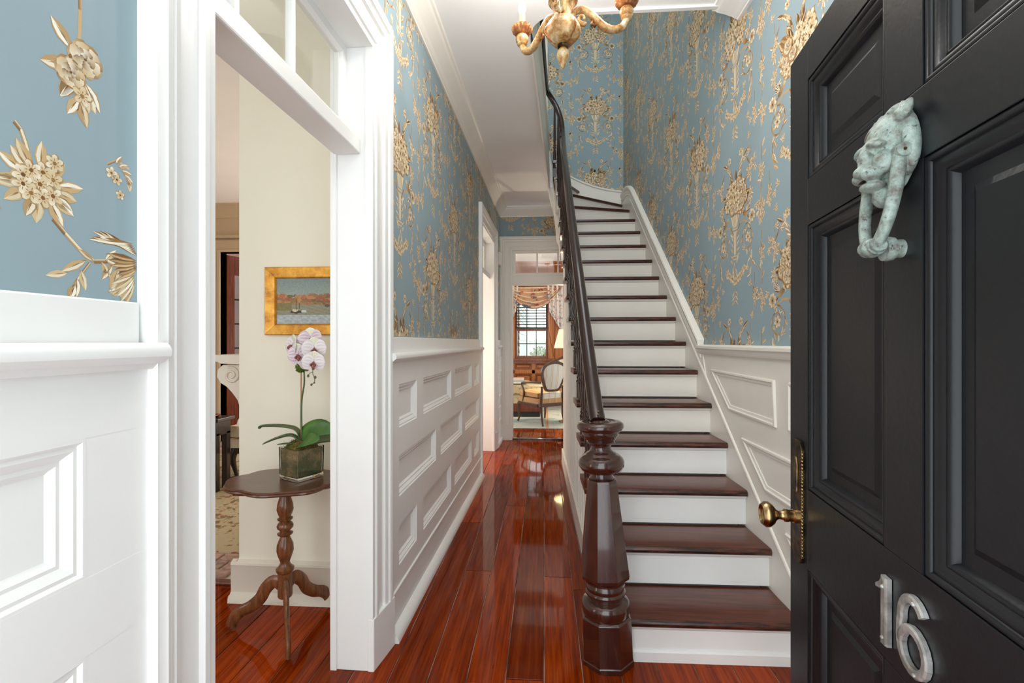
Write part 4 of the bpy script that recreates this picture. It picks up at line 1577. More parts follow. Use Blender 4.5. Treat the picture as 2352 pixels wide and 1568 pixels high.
    def bird(self, x, y, s, flip=1):
        self.ell(x, y, 0.030 * s, 0.013 * s, 0.5 * flip, TN[0], 3, 9, BR[0])
        self.ell(x + 0.024 * s * flip, y + 0.020 * s, 0.011 * s, 0.009 * s, 0, CR[1], 4, 8, TN[0])
        for i in range(5):
            self.leaf(x - 0.005 * s * flip, y + 0.004 * s, (PI - 0.2 - 0.22 * i) if flip > 0 else (0.2 + 0.22 * i), 0.055 * s, 0.006 * s, CR[i % 3], BR[i % 3], 4)
        self.leaf(x - 0.02 * s * flip, y - 0.012 * s, PI + 0.6 if flip > 0 else -0.6, 0.05 * s, 0.007 * s, TN[0], BR[0], 3)

def column_motif(p):
    r = p.r
    # bouquet
    for i in range(26):
        a = r.uniform(-0.3, PI + 0.3)
        q = r.uniform(0.05, 0.12)
        p.leaf(q * math.cos(a), 0.01 + q * 0.85 * math.sin(a), a + r.uniform(-0.5, 0.5), r.uniform(0.05, 0.09), r.uniform(0.010, 0.018), r.choice(TN), r.choice(BR), 1)
    for i in range(27):
        a = r.uniform(0, 2 * PI)
        q = 0.125 * math.sqrt(r.uniform(0, 1))
        f = p.rose if r.random() < 0.4 else p.flower
        rf = r.uniform(0.024, 0.040)
        p.ell(q * math.cos(a), 0.006 + q * 0.75 * math.sin(a), rf * 1.12, rf * 1.05, 0, BR[i % 3], 3.8 + 0.2 * i, 9, TN[1])
        f(q * math.cos(a), 0.01 + q * 0.75 * math.sin(a), rf, 4 + 0.2 * i)
    for s in (-1, 1):
        p.stem([(s * 0.02, 0.09), (s * 0.05, 0.17), (s * 0.10, 0.215)], 0.003)
        for k in range(4):
            p.leaf(s * (0.03 + 0.02 * k), 0.12 + 0.025 * k, (0.9 if s > 0 else PI - 0.9) + r.uniform(-0.6, 0.6), 0.055, 0.011)
        p.leaf(s * 0.10, 0.205, PI / 2 - s * 1.1, 0.075, 0.010, CR[1], BR[0], 3)
        p.leaf(s * 0.14, 0.19, -0.9 if s > 0 else PI + 0.9, 0.08, 0.006, TN[0], BR[0], 3)
        p.flower(s * 0.075, 0.24, 0.022, 5)
    # urn / stem of the basket
    p.poly([(-0.055, -0.085), (0.055, -0.085), (0.030, -0.15), (-0.030, -0.15)], TN[1], 2)
    for k in range(5):
        xx = -0.044 + 0.022 * k
        p.poly([(xx - 0.007, -0.085), (xx + 0.007, -0.085), (xx * 0.55 + 0.004, -0.15), (xx * 0.55 - 0.004, -0.15)], CR[k % 3], 3)
    for yy, w in ((-0.155, 0.034), (-0.172, 0.026), (-0.305, 0.034), (-0.322, 0.028)):
        p.poly([(-w, yy), (w, yy), (w, yy - 0.009), (-w, yy - 0.009)], CR[1], 4, TN[0])
    p.poly([(-0.018, -0.18), (0.018, -0.18), (0.014, -0.30), (-0.014, -0.30)], TN[0], 2)
    for k in (-1, 0, 1):
        p.poly([(k * 0.011 - 0.0035, -0.18), (k * 0.011 + 0.0035, -0.18), (k * 0.009 + 0.003, -0.30), (k * 0.009 - 0.003, -0.30)], CR[0], 3)
    for s in (-1, 1):
        for k in range(6):
            p.leaf(s * 0.016, -0.20 - 0.03 * k, (0.7 if s > 0 else PI - 0.7) + r.uniform(-0.3, 0.3), 0.05, 0.008)
    for k in range(6):
        p.leaf(r.uniform(-0.02, 0.02), -0.34 - 0.01 * k, -PI / 2 + r.uniform(-0.7, 0.7), 0.06, 0.010)
    # swag under the urn
    for k in range(15):
        t = -1 + 2 * k / 14
        xx = 0.115 * t
        yy = -0.385 - 0.055 * (1 - t * t)
        p.leaf(xx, yy, r.uniform(0, 2 * PI), 0.035, 0.009)
        (p.flower if k % 3 else p.rose)(xx, yy + r.uniform(-0.008, 0.008), r.uniform(0.015, 0.024), 4 + 0.1 * k)
    p.stem([(0, -0.46), (0.003, -0.52), (0, -0.58)], 0.003)
    for s in (-1, 1):
        for k in range(3):
            p.leaf(0, -0.50 - 0.025 * k, -PI / 2 + s * 0.9, 0.05, 0.008)
    for k in range(26):
        a = r.uniform(0, 2 * PI)
        xx, yy = r.uniform(-0.26, 0.26), r.uniform(-0.55, 0.30)
        if abs(xx) < 0.10:
            continue
        for m_ in range(3):
            p.leaf(xx, yy, a + m_ * 0.7, 0.032, 0.006)
        p.flower(xx, yy, 0.011, 5, 5)
    # birds on the scrolls
    p.bird(0.125, -0.105, 1.15, -1)
    p.bird(-0.125, -0.110, 1.15, 1)
    # acanthus scrolls
    for s in (-1, 1):
        pts = []
        for i in range(22):
            a = PI / 2 + i * 0.36
            q = 0.075 * (1 - i / 40)
            pts.append((s * (0.16 + q * math.cos(a)), -0.235 + q * math.sin(a)))
        p.stem(pts, 0.0042, TN[1], 1)
        for i in range(0, 22, 2):
            p.leaf(pts[i][0], pts[i][1], r.uniform(0, 2 * PI), 0.036, 0.008)
        p.stem([(s * 0.02, -0.19), (s * 0.06, -0.14), (s * 0.11, -0.135), (s * 0.16, -0.16)], 0.005, TN[0], 1)
        p.stem([(s * 0.20, -0.30), (s * 0.205, -0.36), (s * 0.19, -0.42)], 0.004, TN[0], 1)
        for k in range(5):
            p.leaf(s * 0.2, -0.30 - 0.03 * k, -PI / 2 + s * r.uniform(-1.2, 1.2), 0.06, 0.010)
        p.flower(s * 0.16, -0.235, 0.028, 5)
        p.flower(s * 0.205, -0.135, 0.034, 5, 8)
        p.drop(s * 0.185, 0.13, 1.0)
        p.drop(s * 0.185, -0.005, 0.8)
        p.drop(s * 0.235, -0.52, 0.9)

def side_motif(p):
    r = p.r
    for y, s in ((0.30, 0.8), (0.12, 1.1), (-0.10, 0.9), (-0.32, 1.0)):
        p.drop(0.0 + r.uniform(-0.01, 0.01), y, s)
    p.stem([(0.0, 0.42), (0.006, 0.2), (-0.004, 0.0), (0.004, -0.25)], 0.002)
    for k in range(6):
        y = r.uniform(-0.4, 0.4)
        s = r.choice((-1, 1))
        p.leaf(0, y, (0.6 if s > 0 else PI - 0.6) + r.uniform(-0.5, 0.5), 0.05, 0.009)

def clip_rect(pts, cs, x0, x1, y0, y1):
    def clip(pts, cs, ax, lim, sgn):
        out, oc = [], []
        n = len(pts)
        for i in range(n):
            p, q = pts[i], pts[(i + 1) % n]
            cp, cq = cs[i], cs[(i + 1) % n]
            ip = sgn * (p[ax] - lim) >= 0
            iq = sgn * (q[ax] - lim) >= 0
            if ip:
                out.append(p); oc.append(cp)
            if ip != iq:
                t = (lim - p[ax]) / (q[ax] - p[ax])
                out.append((p[0] + (q[0] - p[0]) * t, p[1] + (q[1] - p[1]) * t)); oc.append(cp)
        return out, oc
    for ax, lim, sg in ((0, x0, 1), (0, x1, -1), (1, y0, 1), (1, y1, -1)):
        if not pts:
            break
        pts, cs = clip(pts, cs, ax, lim, sg)
    return pts, cs

COLM = Print(11); column_motif(COLM)
COLM2 = Print(23); column_motif(COLM2)
SIDM = Print(5); side_motif(SIDM)

def emit_print(name, parent, P, rects, placements, label):
    mb = MB()
    for (x0, x1, y0, y1) in rects:
        for pr, ox, oy, sc, fl in placements:
            for layer, pts, cs in pr.items:
                q = [(ox + a * sc * fl, oy + b * sc) for a, b in pts]
                xs = [a for a, b in q]; ysq = [b for a, b in q]
                if max(xs) < x0 or min(xs) > x1 or max(ysq) < y0 or min(ysq) > y1:
                    continue
                c2 = cs
                if min(xs) < x0 or max(xs) > x1 or min(ysq) < y0 or max(ysq) > y1:
                    q, c2 = clip_rect(q, cs, x0, x1, y0, y1)
                    if len(q) < 3:
                        continue
                n = 0.0002 + 0.00003 * layer
                mb.add([P(a, b, n) for a, b in q], [tuple(range(len(q)))], [list(c2)])
    o = mb.build(name, 'print', parent, fix=False)
    o['kind'] = 'stuff'
    o['label'] = label
    return o

UW, UH = 0.62, 0.91
def lattice(u0, u1, v0, v1, pu_, pv_):
    out = []
    i0 = int((u0 - pu_) / UW) - 1
    i1 = int((u1 - pu_) / UW) + 2
    j0 = int((v0 - pv_) / UH) - 2
    j1 = int((v1 - pv_) / UH) + 2
    for i in range(i0, i1 + 1):
        for j in range(j0, j1 + 1):
            oy = pv_ + j * UH + (UH / 2 if i % 2 else 0)
            out.append((COLM if (i + j) % 2 else COLM2, pu_ + i * UW, oy, 1.0, 1 if j % 2 else -1))
            out.append((SIDM, pu_ + (i + 0.5) * UW, oy + UH * 0.25, 1.0, 1))
    return out
LAB = 'ochre and cream floral toile printed on blue paper'
emit_print('wallpaper_print', wall_left, LW, [(2.03, 4.566, 1.345, 2.99), (0.79, 2.03, 2.67, 2.99), (4.56, 5.86, 2.67, 2.99), (5.855, 6.34, 1.345, 2.99)], lattice(0.7, 6.4, 1.3, 3.0, 2.22, 2.20), LAB)
emit_print('wallpaper_print', wall_right, RW, [(0.9, 6.15, 1.30, 5.6)], lattice(0.9, 6.2, 1.3, 5.6, 2.70, 2.10), LAB)
BW = frame((0, BY, 0), (1, 0, 0), (0, -1, 0))
emit_print('wallpaper_print', wall_back, BW, [(0.05, 1.0, 3.1, 5.6)], lattice(0.0, 1.0, 3.0, 5.6, 0.645 - UW, 4.72), LAB)
emit_print('wallpaper_print', wall_end, EW, [(-0.62, 1.0, 2.72, 3.0)], lattice(-0.7, 1.0, 2.6, 3.1, 0.17, 2.93), LAB)

# the close-up piece of paper beside the parlor doorway, laid out motif by motif
NP = Print(31)
def brn(pts, w, leaves, sc=1.0):
    NP.stem(pts, w, TN[1], 1)
    NP.stem([(a, b + w * 0.4) for a, b in pts], w * 0.5, CR[0], 2)
    for (x_, y_, a_, L_, W_) in leaves:
        NP.leaf(x_, y_, a_, L_, W_, layer=3)
def cluster(cx, cy, s):
    for i in range(16):
        a = 2 * PI * i / 16 + NP.r.uniform(-0.2, 0.2)
        NP.leaf(cx + 0.022 * s * math.cos(a), cy + 0.020 * s * math.sin(a), a, NP.r.uniform(0.028, 0.040) * s, 0.0085 * s, layer=3)
    for i in range(9):
        a = 2 * PI * i / 9
        q = (0.022 if i else 0) * s
        NP.flower(cx + q * math.cos(a), cy + q * 0.8 * math.sin(a), 0.0135 * s, 5 + 0.2 * i, 5)
cluster(0.632, 1.545, 1.05)
NP.flower(0.652, 1.582, 0.013, 6)
NP.drop(0.688, 1.772, 1.25)
NP.stem([(0.690, 1.99), (0.691, 1.93), (0.689, 1.88)], 0.0022)
for i, a in enumerate((0.2, 0.7, -0.3, -0.9, -1.3, 1.3)):
    NP.leaf(0.585 + 0.006 * i, 1.865 - 0.004 * i, a, 0.045, 0.007, layer=3)
NP.stem([(0.555, 1.87), (0.585, 1.86), (0.62, 1.835)], 0.0025)
NP.flower(0.742, 1.600, 0.010, 5, 5); NP.flower(0.752, 1.592, 0.009, 5, 5); NP.flower(0.758, 1.568, 0.008, 5, 5)
NP.stem([(0.735, 1.612), (0.752, 1.625), (0.775, 1.618)], 0.0018)
for k in range(6):
    NP.leaf(0.750 + 0.005 * k, 1.618 - 0.004 * k, 1.0 - 0.5 * k, 0.020, 0.0045, layer=3)
brn([(0.60, 1.62), (0.608, 1.612), (0.614, 1.595), (0.620, 1.572)], 0.0032, [])
brn([(0.650, 1.500), (0.668, 1.482), (0.690, 1.462), (0.712, 1.448), (0.735, 1.452), (0.775, 1.440)], 0.0034,
    [(0.712, 1.448, 2.6, 0.030, 0.005), (0.700, 1.448, -2.6, 0.046, 0.007), (0.690, 1.432, -1.3, 0.034, 0.006), (0.672, 1.424, -2.9, 0.034, 0.006), (0.724, 1.450, -1.0, 0.030, 0.006), (0.745, 1.448, -2.2, 0.034, 0.007), (0.730, 1.452, 0.8, 0.03, 0.005), (0.755, 1.445, -1.9, 0.045, 0.009), (0.685, 1.418, -1.6, 0.030, 0.007)])
brn([(0.705, 1.444), (0.692, 1.425), (0.680, 1.405)], 0.0022, [(0.682, 1.408, -1.9, 0.026, 0.008), (0.735, 1.402, 0.2, 0.03, 0.006), (0.742, 1.396, 0.6, 0.03, 0.006), (0.752, 1.402, -0.2, 0.025, 0.006)])
for k in range(6):
    NP.leaf(0.792 - 0.002 * k, 1.470 + 0.004 * k, PI - 0.45 + 0.11 * k, 0.070 + 0.006 * (k % 3), 0.0058, CR[k % 3], BR[k % 3], 3 + k * 0.4)
for k in range(6):
    NP.leaf(0.790, 1.462 - 0.003 * k, PI - 0.05 + 0.12 * k, 0.058 - 0.004 * k, 0.0055, TN[k % 3], BR[k % 3], 4 + k * 0.4)
for k in range(5):
    NP.leaf(0.786, 1.440 - 0.004 * k, PI + 0.5 + 0.16 * k, 0.050, 0.0060, CR[k % 3], TN[k % 3], 4 + k * 0.4)
NP.flower(0.55, 1.50, 0.03, 5)
NP.drop(0.50, 1.80, 1.2)
NP.drop(0.40, 1.60, 1.2)
emit_print('wallpaper_print', wall_left, LW, [(-0.30, 0.79, 1.389, 2.99)], [(NP, 0, 0, 1, 1), (COLM, 0.30, 1.62, 1.0, 1), (COLM2, 0.62, 2.42, 1.0, 1), (COLM, 0.0, 2.4, 1.0, 1)], LAB)

# ================================================================= CHANDELIER
CX, CY = 0.0725, 1.86
ch = empty('chandelier', (CX, CY, 2.38))
tag(ch, 'antique gilded wooden chandelier with scrolling arms and lit candle bulb', 'chandelier')
def clathe(prof, name, mat, seg=28, parent=None, flute=None):
    mb = MB(); mb.lathe(prof, (CX, CY, 0), seg, flute=flute)
    return mb.build(name, mat, parent or ch, smooth=45)
clathe([(0.0, 2.382), (0.006, 2.386), (0.009, 2.394), (0.011, 2.402), (0.012, 2.406), (0.022, 2.420), (0.025, 2.434), (0.023, 2.448), (0.015, 2.460), (0.010, 2.466)], 'finial', 'gilt')
clathe([(0.010, 2.462), (0.021, 2.466), (0.022, 2.474), (0.016, 2.480)], 'collar', 'bronze')
clathe([(0.018, 2.474), (0.040, 2.482), (0.058, 2.502), (0.066, 2.524), (0.064, 2.546), (0.054, 2.564), (0.040, 2.574), (0.034, 2.578)], 'bowl', 'gilt', 36, flute=(6, [0.0, 0.05, 0.08, 0.08, 0.06, 0.04, 0.0, 0.0]))
for k in range(3):
    a = math.radians(70 + 120 * k)
    pts = []
    for i in range(9):
        t = i / 8
        r_ = 0.022 + 0.05 * math.sin(PI * min(1, t * 0.95 + 0.05))
        pts.append((CX + r_ * math.cos(a), CY + r_ * math.sin(a), 2.478 + 0.098 * t))
    mb = MB(); mb.tube(pts, 0.0035, 6); mb.build('bowl_rib', 'gilt_d', ch, smooth=60)
clathe([(0.034, 2.574), (0.033, 2.586), (0.034, 2.600), (0.040, 2.618), (0.046, 2.632), (0.050, 2.640), (0.058, 2.644), (0.060, 2.652), (0.056, 2.660), (0.040, 2.664), (0.022, 2.67)], 'neck_vase', 'gilt')
clathe([(0.022, 2.668), (0.018, 2.69), (0.024, 2.72), (0.036, 2.75), (0.030, 2.79), (0.016, 2.81), (0.022, 2.83), (0.010, 2.85), (0.006, 2.86)], 'upper_stem', 'gilt')
clathe([(0.06, CEIL), (0.06, CEIL - 0.012), (0.045, CEIL - 0.03), (0.012, CEIL - 0.04), (0.008, CEIL - 0.05)], 'ceiling_rose', 'gilt')
z = 2.865
k = 0
while z < CEIL - 0.05:
    mb = MB()
    pts = []
    for i in range(13):
        a = 2 * PI * i / 12
        dx = 0.010 * math.cos(a)
        pts.append((CX + (dx if k % 2 else 0), CY + (0 if k % 2 else dx), z + 0.018 * math.sin(a)))
    mb.tube(pts, 0.0028, 6); mb.build('chain_link', 'gilt_d', ch, smooth=60)
    z += 0.028; k += 1
def arm(ang):
    d = Vector((math.cos(ang), math.sin(ang), 0))
    c = Vector((CX, CY, 0))
    def q(r_, z_): return c + d * r_ + Vector((0, 0, z_))
    pts = smooth_path([q(0.030, 2.585), q(0.052, 2.612), q(0.085, 2.622), q(0.125, 2.598), q(0.165, 2.566), q(0.205, 2.556), q(0.240, 2.570), q(0.258, 2.596), q(0.262, 2.615)], 4)
    n = len(pts)
    mb = MB(); mb.tube(pts, [0.016 - 0.004 * abs(2 * i / (n - 1) - 1) for i in range(n)], 12)
    ao = mb.build('arm', 'gilt', ch, smooth=60)
    # volutes
    sp = []
    for i in range(20):
        a = -0.6 + i * 0.38
        rr = 0.030 * (1 - i / 24)
        sp.append(q(0.080 + rr * math.cos(a) * 0.9, 2.586 + rr * math.sin(-a)))
    mb = MB(); mb.tube([q(0.045, 2.60), q(0.048, 2.575)] + sp[4:], [0.008] * 2 + [0.0085 - 0.0002 * i for i in range(16)], 8)
    mb.build('volute', 'gilt', ao, smooth=60)
    sp = [q(0.13 + 0.018 * math.cos(a) * (1 - k / 14), 2.572 + 0.018 * math.sin(a) * (1 - k / 14)) for k, a in enumerate([i * 0.5 for i in range(12)])]
    mb = MB(); mb.tube(sp, 0.005, 7); mb.build('volute', 'gilt_d', ao, smooth=60)
    e = q(0.262, 0)
    def al(prof, name, mat, flute=None, seg=28):
        mb = MB(); mb.lathe(prof, (e.x, e.y, 0), seg, flute=flute); return mb.build(name, mat, ao, smooth=45)
    al([(0.012, 2.600), (0.020, 2.606), (0.022, 2.610), (0.020, 2.614), (0.026, 2.622), (0.028, 2.634), (0.025, 2.644), (0.020, 2.650)], 'cup', 'gilt')
    al([(0.018, 2.648), (0.030, 2.652), (0.032, 2.656), (0.040, 2.664), (0.044, 2.676), (0.042, 2.684), (0.034, 2.686), (0.016, 2.682)], 'drip_pan', 'gilt_d', flute=(16, [0, 0.02, 0.03, 0.06, 0.08, 0.07, 0.03, 0]), seg=64)
    al([(0.0135, 2.682), (0.0135, 2.735), (0.012, 2.737), (0.0, 2.738)], 'candle_sleeve', 'candle')
    al([(0.006, 2.736), (0.010, 2.742), (0.0155, 2.756), (0.0165, 2.768), (0.013, 2.785), (0.006, 2.800), (0.0, 2.806)], 'bulb', 'bulb', seg=20)
    add_light('candle_bulb_light', 'POINT', (e.x, e.y, 2.83), 5.6, (1.0, 0.96, 0.92), 0.02)
for a in (130, 13, -108):
    arm(math.radians(a))

# ================================================================= PAINTING on the chimney breast
def sw_painting():
    x0, x1, z0, z1 = -1.417, -1.018, 1.353, 1.697
    y = CBY
    t = empty('framed_painting', ((x0 + x1) / 2, y, z0))
    tag(t, 'small gold framed oil painting of a red-roofed waterside village', 'painting')
    P = frame((0, y, 0), (1, 0, 0), (0, -1, 0))
    fw = 0.058
    prof = [(0, 0.0), (0.0, 0.020), (0.004, 0.024), (0.048, 0.016), (0.052, 0.017), (0.056, 0.010), (fw, 0.006)]
    cs = [(x0, z0), (x1, z0), (x1, z1), (x0, z1)]
    ins = [(x0 + fw, z0 + fw), (x1 - fw, z0 + fw), (x1 - fw, z1 - fw), (x0 + fw, z1 - fw)]
    cen = ((x0 + x1) / 2, (z0 + z1) / 2)
    for i in range(4):
        a, b = cs[i], cs[(i + 1) % 4]
        c, d = ins[i], ins[(i + 1) % 4]
        mb = MB()
        vs, fs = [], []
        for dd, h in prof:
            f = dd / fw
            for p, q, s_ in ((a, c, 1), (b, d, -1)):
                xx = p[0] + (q[0] - p[0]) * f; zz = p[1] + (q[1] - p[1]) * f
                # hairline mitre gap
                ex, ez = (b[0] - a[0]), (b[1] - a[1]); L = math.hypot(ex, ez)
                vs.append(P(xx + s_ * ex / L * 0.0006, zz + s_ * ez / L * 0.0006, h))
        for k in range(len(prof) - 1):
            fs.append((2 * k, 2 * k + 1, 2 * k + 3, 2 * k + 2))
        fs.append(tuple(2 * k for k in range(len(prof))))
        fs.append(tuple(2 * k + 1 for k in range(len(prof)))[::-1])
        mb.add(vs, fs)
        mb.build('frame_side', 'goldframe', t)
    rr = random.Random(4)
    NX_, NZ_ = 90, 74
    ix0, ix1, iz0, iz1 = x0 + fw - 0.004, x1 - fw + 0.004, z0 + fw - 0.004, z1 - fw + 0.004
    blobs = [(rr.uniform(0, 1) ** 0.8, rr.uniform(0.46, 0.62), rr.uniform(0.03, 0.10), rr.uniform(0.015, 0.05), rr.choice([(150, 92, 62), (168, 104, 70), (112, 92, 54), (142, 110, 60), (178, 128, 84)])) for _ in range(80)]
    boats = [(0.36, 0.27, 0.11, 0.035, (64, 60, 56)), (0.34, 0.30, 0.05, 0.03, (206, 196, 160)), (0.50, 0.28, 0.05, 0.03, (196, 200, 202)), (0.92, 0.40, 0.05, 0.03, (90, 80, 66)), (0.36, 0.42, 0.004, 0.13, (70, 62, 52)), (0.42, 0.40, 0.004, 0.11, (70, 62, 52))]
    def col(u, v):
        j = rr.uniform(-9, 9)
        if v > 0.55:
            t_ = (v - 0.55) / 0.45
            c = (150 - 26 * t_ + j, 162 - 24 * t_ + j, 150 - 12 * t_ + j)
        elif v > 0.42:
            c = (150 + j, 122 + j, 78 + j)
        elif v > 0.2:
            w = math.sin(u * 30 + v * 90)
            c = (140 + 6 * w + j, 136 + 5 * w + j, 114 + 5 * w + j)
        else:
            w = math.sin(u * 9 + v * 23 + 3 * math.sin(u * 21)) * math.sin(v * 50 + u * 6)
            c = (170 + 14 * w + j, 177 + 14 * w + j, 180 + 14 * w + j)
        for bx, by, rx, ry, bc in blobs:
            if ((u - bx) / rx) ** 2 + ((v - by) / ry) ** 2 < 1:
                c = (bc[0] + j, bc[1] + j, bc[2] + j)
        if u < 0.28 and 0.30 < v < 0.46:
            c = (128 + j, 116 + j, 70 + j)
        for bx, by, rx, ry, bc in boats:
            if ((u - bx) / rx) ** 2 + ((v - by) / ry) ** 2 < 1:
                c = (bc[0] + j, bc[1] + j, bc[2] + j)
        return lin(tuple(min(255, max(0, k)) for k in c))
    mb = MB()
    for jz in range(NZ_):
        for ix in range(NX_):
            a0, a1 = ix / NX_, (ix + 1) / NX_
            b0, b1 = jz / NZ_, (jz + 1) / NZ_
            cc = col((a0 + a1) / 2, (b0 + b1) / 2)
            mb.add([P(ix0 + (ix1 - ix0) * a0, iz0 + (iz1 - iz0) * b0, 0.007), P(ix0 + (ix1 - ix0) * a1, iz0 + (iz1 - iz0) * b0, 0.007), P(ix0 + (ix1 - ix0) * a1, iz0 + (iz1 - iz0) * b1, 0.007), P(ix0 + (ix1 - ix0) * a0, iz0 + (iz1 - iz0) * b1, 0.007)], [(0, 1, 2, 3)], [[cc] * 4])
    o = mb.build('canvas', 'vcol', t, fix=False)
    mb = MB(); mb.box(x0 + 0.004, x1 - 0.004, z0 + 0.004, z1 - 0.004, 0.0, 0.0055, P); mb.build('backing_board', 'walnut', t)
sw_painting()

# chimney baseboard
mb = MB()
CP = frame((0, CBY, 0), (1, 0, 0), (0, -1, 0))
prof = [(0.0, 0.0), (0.050, 0.0), (0.046, 0.020), (0.030, 0.036), (0.022, 0.045), (0.022, 0.175), (0.026, 0.182), (0.024, 0.192), (0.012, 0.200), (0.0, 0.204)]
mb.prism(prof, CBX - 0.03, -0.88, lambda h, v, t: CP(t, v, h))
bb_ = struct(mb.build('baseboard_chimney', 'cream_w', smooth=40), 'cream moulded baseboard below the gold framed painting', 'baseboard')
mb = MB()
mb.prism(prof, CBY - 0.02, 2.42, lambda h, v, t: Vector((CBX - h, t, v)))
place('baseboard_return', mb.mesh('baseboard_return', 'cream_w', 40), bb_)

# ================================================================= PEDESTAL TABLE
TX, TY = -1.185, 2.10
tb = empty('pedestal_table', (TX, TY, 0))
tag(tb, 'small walnut tripod pedestal table with scalloped top under the orchid', 'table')
def scal(scale=1.0):
    pts = []
    n = 96
    for i in range(n):
        a = 2 * PI * i / n
        w = abs(math.sin(2 * a + PI / 4))
        k = 1.0 - 0.055 * (1 - w ** 0.5) + 0.025 * math.cos(8 * a)
        pts.append((0.262 * scale * k * math.cos(a), 0.205 * scale * k * math.sin(a)))
    return pts
mb = MB()
mb.ring(scal(), [(0.02, 0.668), (0.006, 0.668), (0.0, 0.674), (0.002, 0.680), (0.0, 0.685), (0.006, 0.690), (0.012, 0.690)], lambda a, b, n: Vector((TX + a, TY + b, n)))
poly = scal()
def inset_pts(d): return [(a * (1 - d / 0.24), b * (1 - d / 0.19)) for a, b in poly]
for d, z, flip in ((0.012, 0.690, False), (0.02, 0.668, True)):
    q = inset_pts(d)
    c0 = [Vector((TX, TY, z))] + [Vector((TX + a, TY + b, z)) for a, b in inset_pts(d * 0.96)]
    mb.add(c0, [(0, 1 + i, 1 + (i + 1) % len(poly)) for i in range(len(poly))])
mb.build('table_top', 'tabletop', tb, smooth=30)
mb = MB(); mb.box(TX - 0.16, TX - 0.10, TY - 0.14, TY + 0.14, 0.652, 0.670); mb.build('cleat', 'table', tb, bevel=0.006)
mb = MB()
mb.lathe([(0.030, 0.262), (0.038, 0.272), (0.039, 0.284), (0.030, 0.292), (0.024, 0.300), (0.020, 0.312), (0.030, 0.340), (0.037, 0.365), (0.035, 0.392), (0.022, 0.424), (0.019, 0.430), (0.032, 0.438), (0.034, 0.444), (0.022, 0.450), (0.022, 0.456), (0.034, 0.468), (0.036, 0.478), (0.030, 0.490), (0.020, 0.498), (0.032, 0.506), (0.033, 0.512), (0.024, 0.518), (0.030, 0.532), (0.036, 0.552), (0.033, 0.578), (0.023, 0.612), (0.018, 0.636), (0.026, 0.641), (0.026, 0.647), (0.021, 0.650), (0.024, 0.660), (0.034, 0.668)], (TX, TY, 0), 28)
mb.build('column', 'table', tb, smooth=50)
mb = MB(); mb.lathe([(0.026, 0.150), (0.031, 0.156), (0.031, 0.262), (0.026, 0.266)], (TX, TY, 0), 12); mb.build('hub', 'table', tb, smooth=30)
for ang in (183, -58, 66):
    a = math.radians(ang)
    d = Vector((math.cos(a), math.sin(a), 0))
    c = Vector((TX, TY, 0))
    def q(r_, z_): return c + d * r_ + Vector((0, 0, z_))
    path = smooth_path([q(0.018, 0.205), q(0.050, 0.222), q(0.088, 0.190), q(0.115, 0.142), q(0.160, 0.104), q(0.205, 0.082), q(0.236, 0.052), q(0.250, 0.016)], 4)
    n = len(path)
    mb = MB()
    mb.tube(path, [0.013 - 0.002 * i / n for i in range(n)], 10, 2.3, up=Vector((0, 0, 1)))
    mb.v = [(p[0], p[1], max(0.0, p[2])) for p in mb.v]
    mb.build('leg', 'table', tb, smooth=60)

# ================================================================= POTTED ORCHID
OX, OY, OZ = -1.125, 2.135, 0.690
orc = empty('potted_orchid', (OX, OY, OZ))
tag(orc, 'white and violet veined orchid in a square glass vase of moss', 'potted plant')
def rotbox(mb, hw, z0, z1, ang, cx=OX, cy=OY, taper=1.0):
    ca, sa = math.cos(ang), math.sin(ang)
    vs = []
    for z, k in ((z0, 1.0), (z1, taper)):
        for sx, sy in ((-1, -1), (1, -1), (1, 1), (-1, 1)):
            x_, y_ = sx * hw * k, sy * hw * k
            vs.append((cx + x_ * ca - y_ * sa, cy + x_ * sa + y_ * ca, z))
    mb.add(vs, [(3, 2, 1, 0), (4, 5, 6, 7), (0, 1, 5, 4), (1, 2, 6, 5), (2, 3, 7, 6), (3, 0, 4, 7)])
GA = math.radians(62)
HW = 0.070
mb = MB()
ca, sa = math.cos(GA), math.sin(GA)
def gq(x_, y_, z_): return (OX + x_ * ca - y_ * sa, OY + x_ * sa + y_ * ca, z_)
def sqr(h, z_): return [gq(-h, -h, z_), gq(h, -h, z_), gq(h, h, z_), gq(-h, h, z_)]
ti = 0.0045
loops = [sqr(HW * 0.96, OZ + 0.001), sqr(HW, OZ + 0.145), sqr(HW - ti, OZ + 0.145), sqr(HW * 0.96 - ti, OZ + 0.016)]
vs = [p for l in loops for p in l]
fs = [(3, 2, 1, 0), (12, 13, 14, 15)]
for k in range(3):
    for i in range(4):
        j = (i + 1) % 4
        fs.append((k * 4 + i, k * 4 + j, k * 4 + 4 + j, k * 4 + 4 + i))
mb.add(vs, fs)
gv = mb.build('glass_vase', 'glass', orc, bevel=0.002); gv['label'] = 'clear square glass vase'
mb = MB(); rotbox(mb, 0.0605, OZ + 0.018, OZ + 0.138, GA, taper=1.06); mb.build('moss_filling', 'filling', orc)
